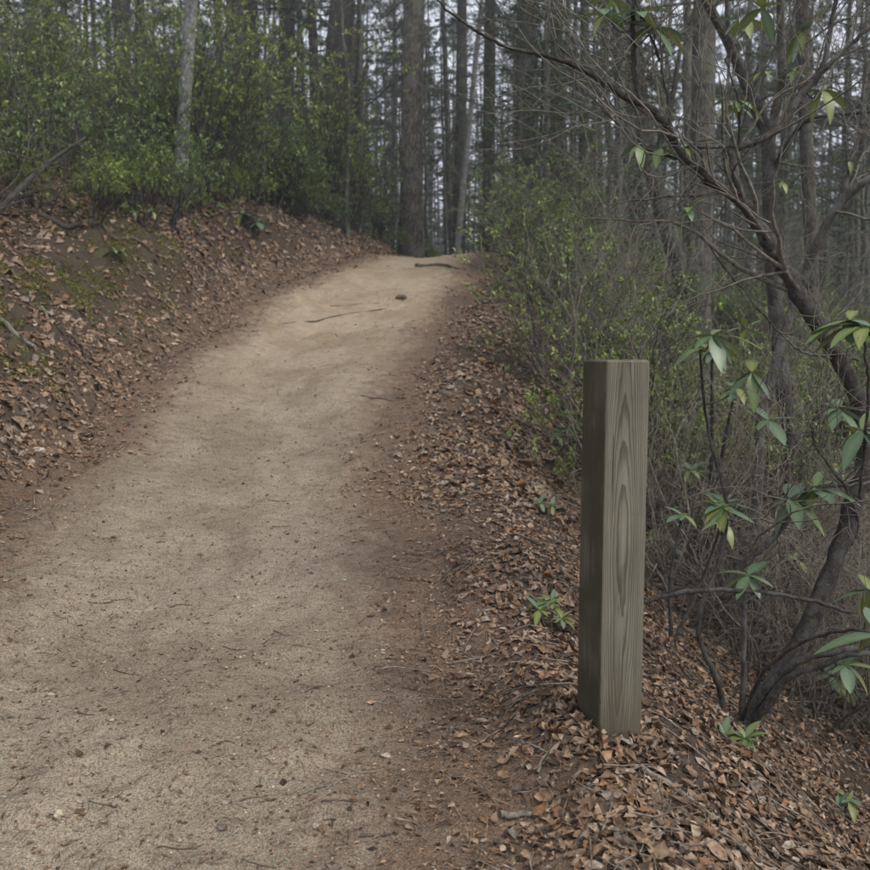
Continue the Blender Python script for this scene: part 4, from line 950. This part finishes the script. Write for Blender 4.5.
while rtw < 42:
    px, py = random.uniform(10, 470), random.uniform(400, 860); p = on_ground(px, py)
    if edge_dist(p[0:1], p[1:2])[0] > .1: continue
    L = random.uniform(10, 42)*(py/870); a = random.gauss(0, .35)
    stick([(px, py), (px+L*.5*math.cos(a), py+L*.4*math.sin(a)+random.uniform(-2, 2)), (px+L*math.cos(a), py+L*.6*math.sin(a))], random.uniform(.0016, .0034), 'small dark twig lying on the bare trail', group='small twigs on the trail', colr=TW_BROWN*random.uniform(.5, 1.3)); rtw += 1

def stone(px, py, size, colr, label, flat=.6, group=None, name='stone', cat='stone', sink=.35):
    p = on_ground(px, py)
    import bmesh
    bm = bmesh.new(); bmesh.ops.create_icosphere(bm, subdivisions=3, radius=1)
    sd = random.uniform(0, 99)
    for v in bm.verts:
        k = 1+.16*math.sin(v.co.x*2.3+sd)*math.cos(v.co.y*2.9+sd)+.10*math.sin(v.co.z*4.1+sd*2+v.co.x*3)+random.uniform(-.01, .01)
        v.co = Vector((v.co.x*1.15, v.co.y*.9, v.co.z*flat))*k*size
    V = np.array([v.co[:] for v in bm.verts]); F = np.array([[v.index for v in f.verts] for f in bm.faces]); bm.free()
    pr = dict(label=label, category=cat)
    if group: pr['group'] = group
    add(name, make_mesh(name, V, F, STONE, True, np.tile(colr, (len(V), 1))), None, p+[0, 0, size*flat*(1-2*sink)], random.uniform(0, 6.28), **pr)
stone(58, 817, .0135, (.52, .45, .32), 'round cream pebble lying on the lower left of the trail', .75, name='pebble', cat='pebble', sink=.15)
stone(40, 452, .034, (.42, .36, .30), 'pale rounded rock at the foot of the bank', .7)
stone(402, 299, .06, (.11, .085, .06), 'dark rounded stone sitting on the upper trail', .65)
stone(316, 826, .010, (.33, .29, .23), 'flat greyish pebble near the lower twig', .5, name='pebble', cat='pebble')
stone(386, 757, .013, (.42, .35, .27), 'flat pale pebble on the trail left of the post', .45, name='pebble', cat='pebble')
stone(174, 346, .035, (.40, .34, .27), 'pale stone at the edge of leaf litter on the upper trail', .5)
for i in range(26):
    while True:
        px, py = random.uniform(10, 460), random.uniform(330, 860); p = on_ground(px, py)
        if edge_dist(p[0:1], p[1:2])[0] < .1: break
    stone(px, py, random.uniform(.006, .011), np.array((.36, .30, .24))*random.uniform(.7, 1.2), 'small pale pebble pressed into the trail', .5, 'small pebbles on the trail', 'pebble', 'pebble')

# dark slanting dead branch on the bank at the left
def leaning_branch(pts, label):
    b = on_ground(pts[0][0], pts[0][1]); P = [b-[0, 0, .03]]+[wpt(px, py, b[1]+dv) for px, py, dv, _ in pts[1:]]; R = [q[3]*b[1]/FPX for q in pts]
    P, R = smooth_line(P, R, 4); T = Tubes(); T.add(np.array(P)-b, R, 7)
    en = []
    for q in range(5): i = random.randrange(5, len(P)-1); grow(T, en, P[i]-b, rdir(1)[0]+[.3, 0, .4], .5, R[i]*.4, 2, cfg)
    add('dead_branch', T.mesh('dead_branch', B_SHRUB), None, b, label=label, category='branch')
leaning_branch([(-14, 222, 0, 3.2), (20, 188, .1, 2.8), (52, 160, .2, 2.2), (85, 138, .3, 1.2)], 'dark dead branch slanting out of the leaf litter on the bank')

# ------------------------------------------------------------------ damp air between the trees
def haze():
    m = bpy.data.materials.new('haze_air'); m.use_nodes = True; ns = m.node_tree.nodes; ns.clear()
    o = ns.new('ShaderNodeOutputMaterial'); v = ns.new('ShaderNodeVolumePrincipled')
    v.inputs['Color'].default_value = (.86, .90, .96, 1); v.inputs['Density'].default_value = .0027; v.inputs['Anisotropy'].default_value = .2
    m.node_tree.links.new(v.outputs[0], o.inputs['Volume'])
    x0, x1, y0, y1, z0, z1 = -130, 130, -30, 210, -8, 36
    V = [(x, y, z) for z in (z0, z1) for y in (y0, y1) for x in (x0, x1)]
    F = [(0, 2, 3, 1), (4, 5, 7, 6), (0, 1, 5, 4), (2, 6, 7, 3), (0, 4, 6, 2), (1, 3, 7, 5)]
    me = bpy.data.meshes.new('haze'); me.from_pydata(V, [], F); me.materials.append(m)
    add('haze', me, kind='stuff', label='thin pale haze hanging between the far trees', category='haze')
haze()
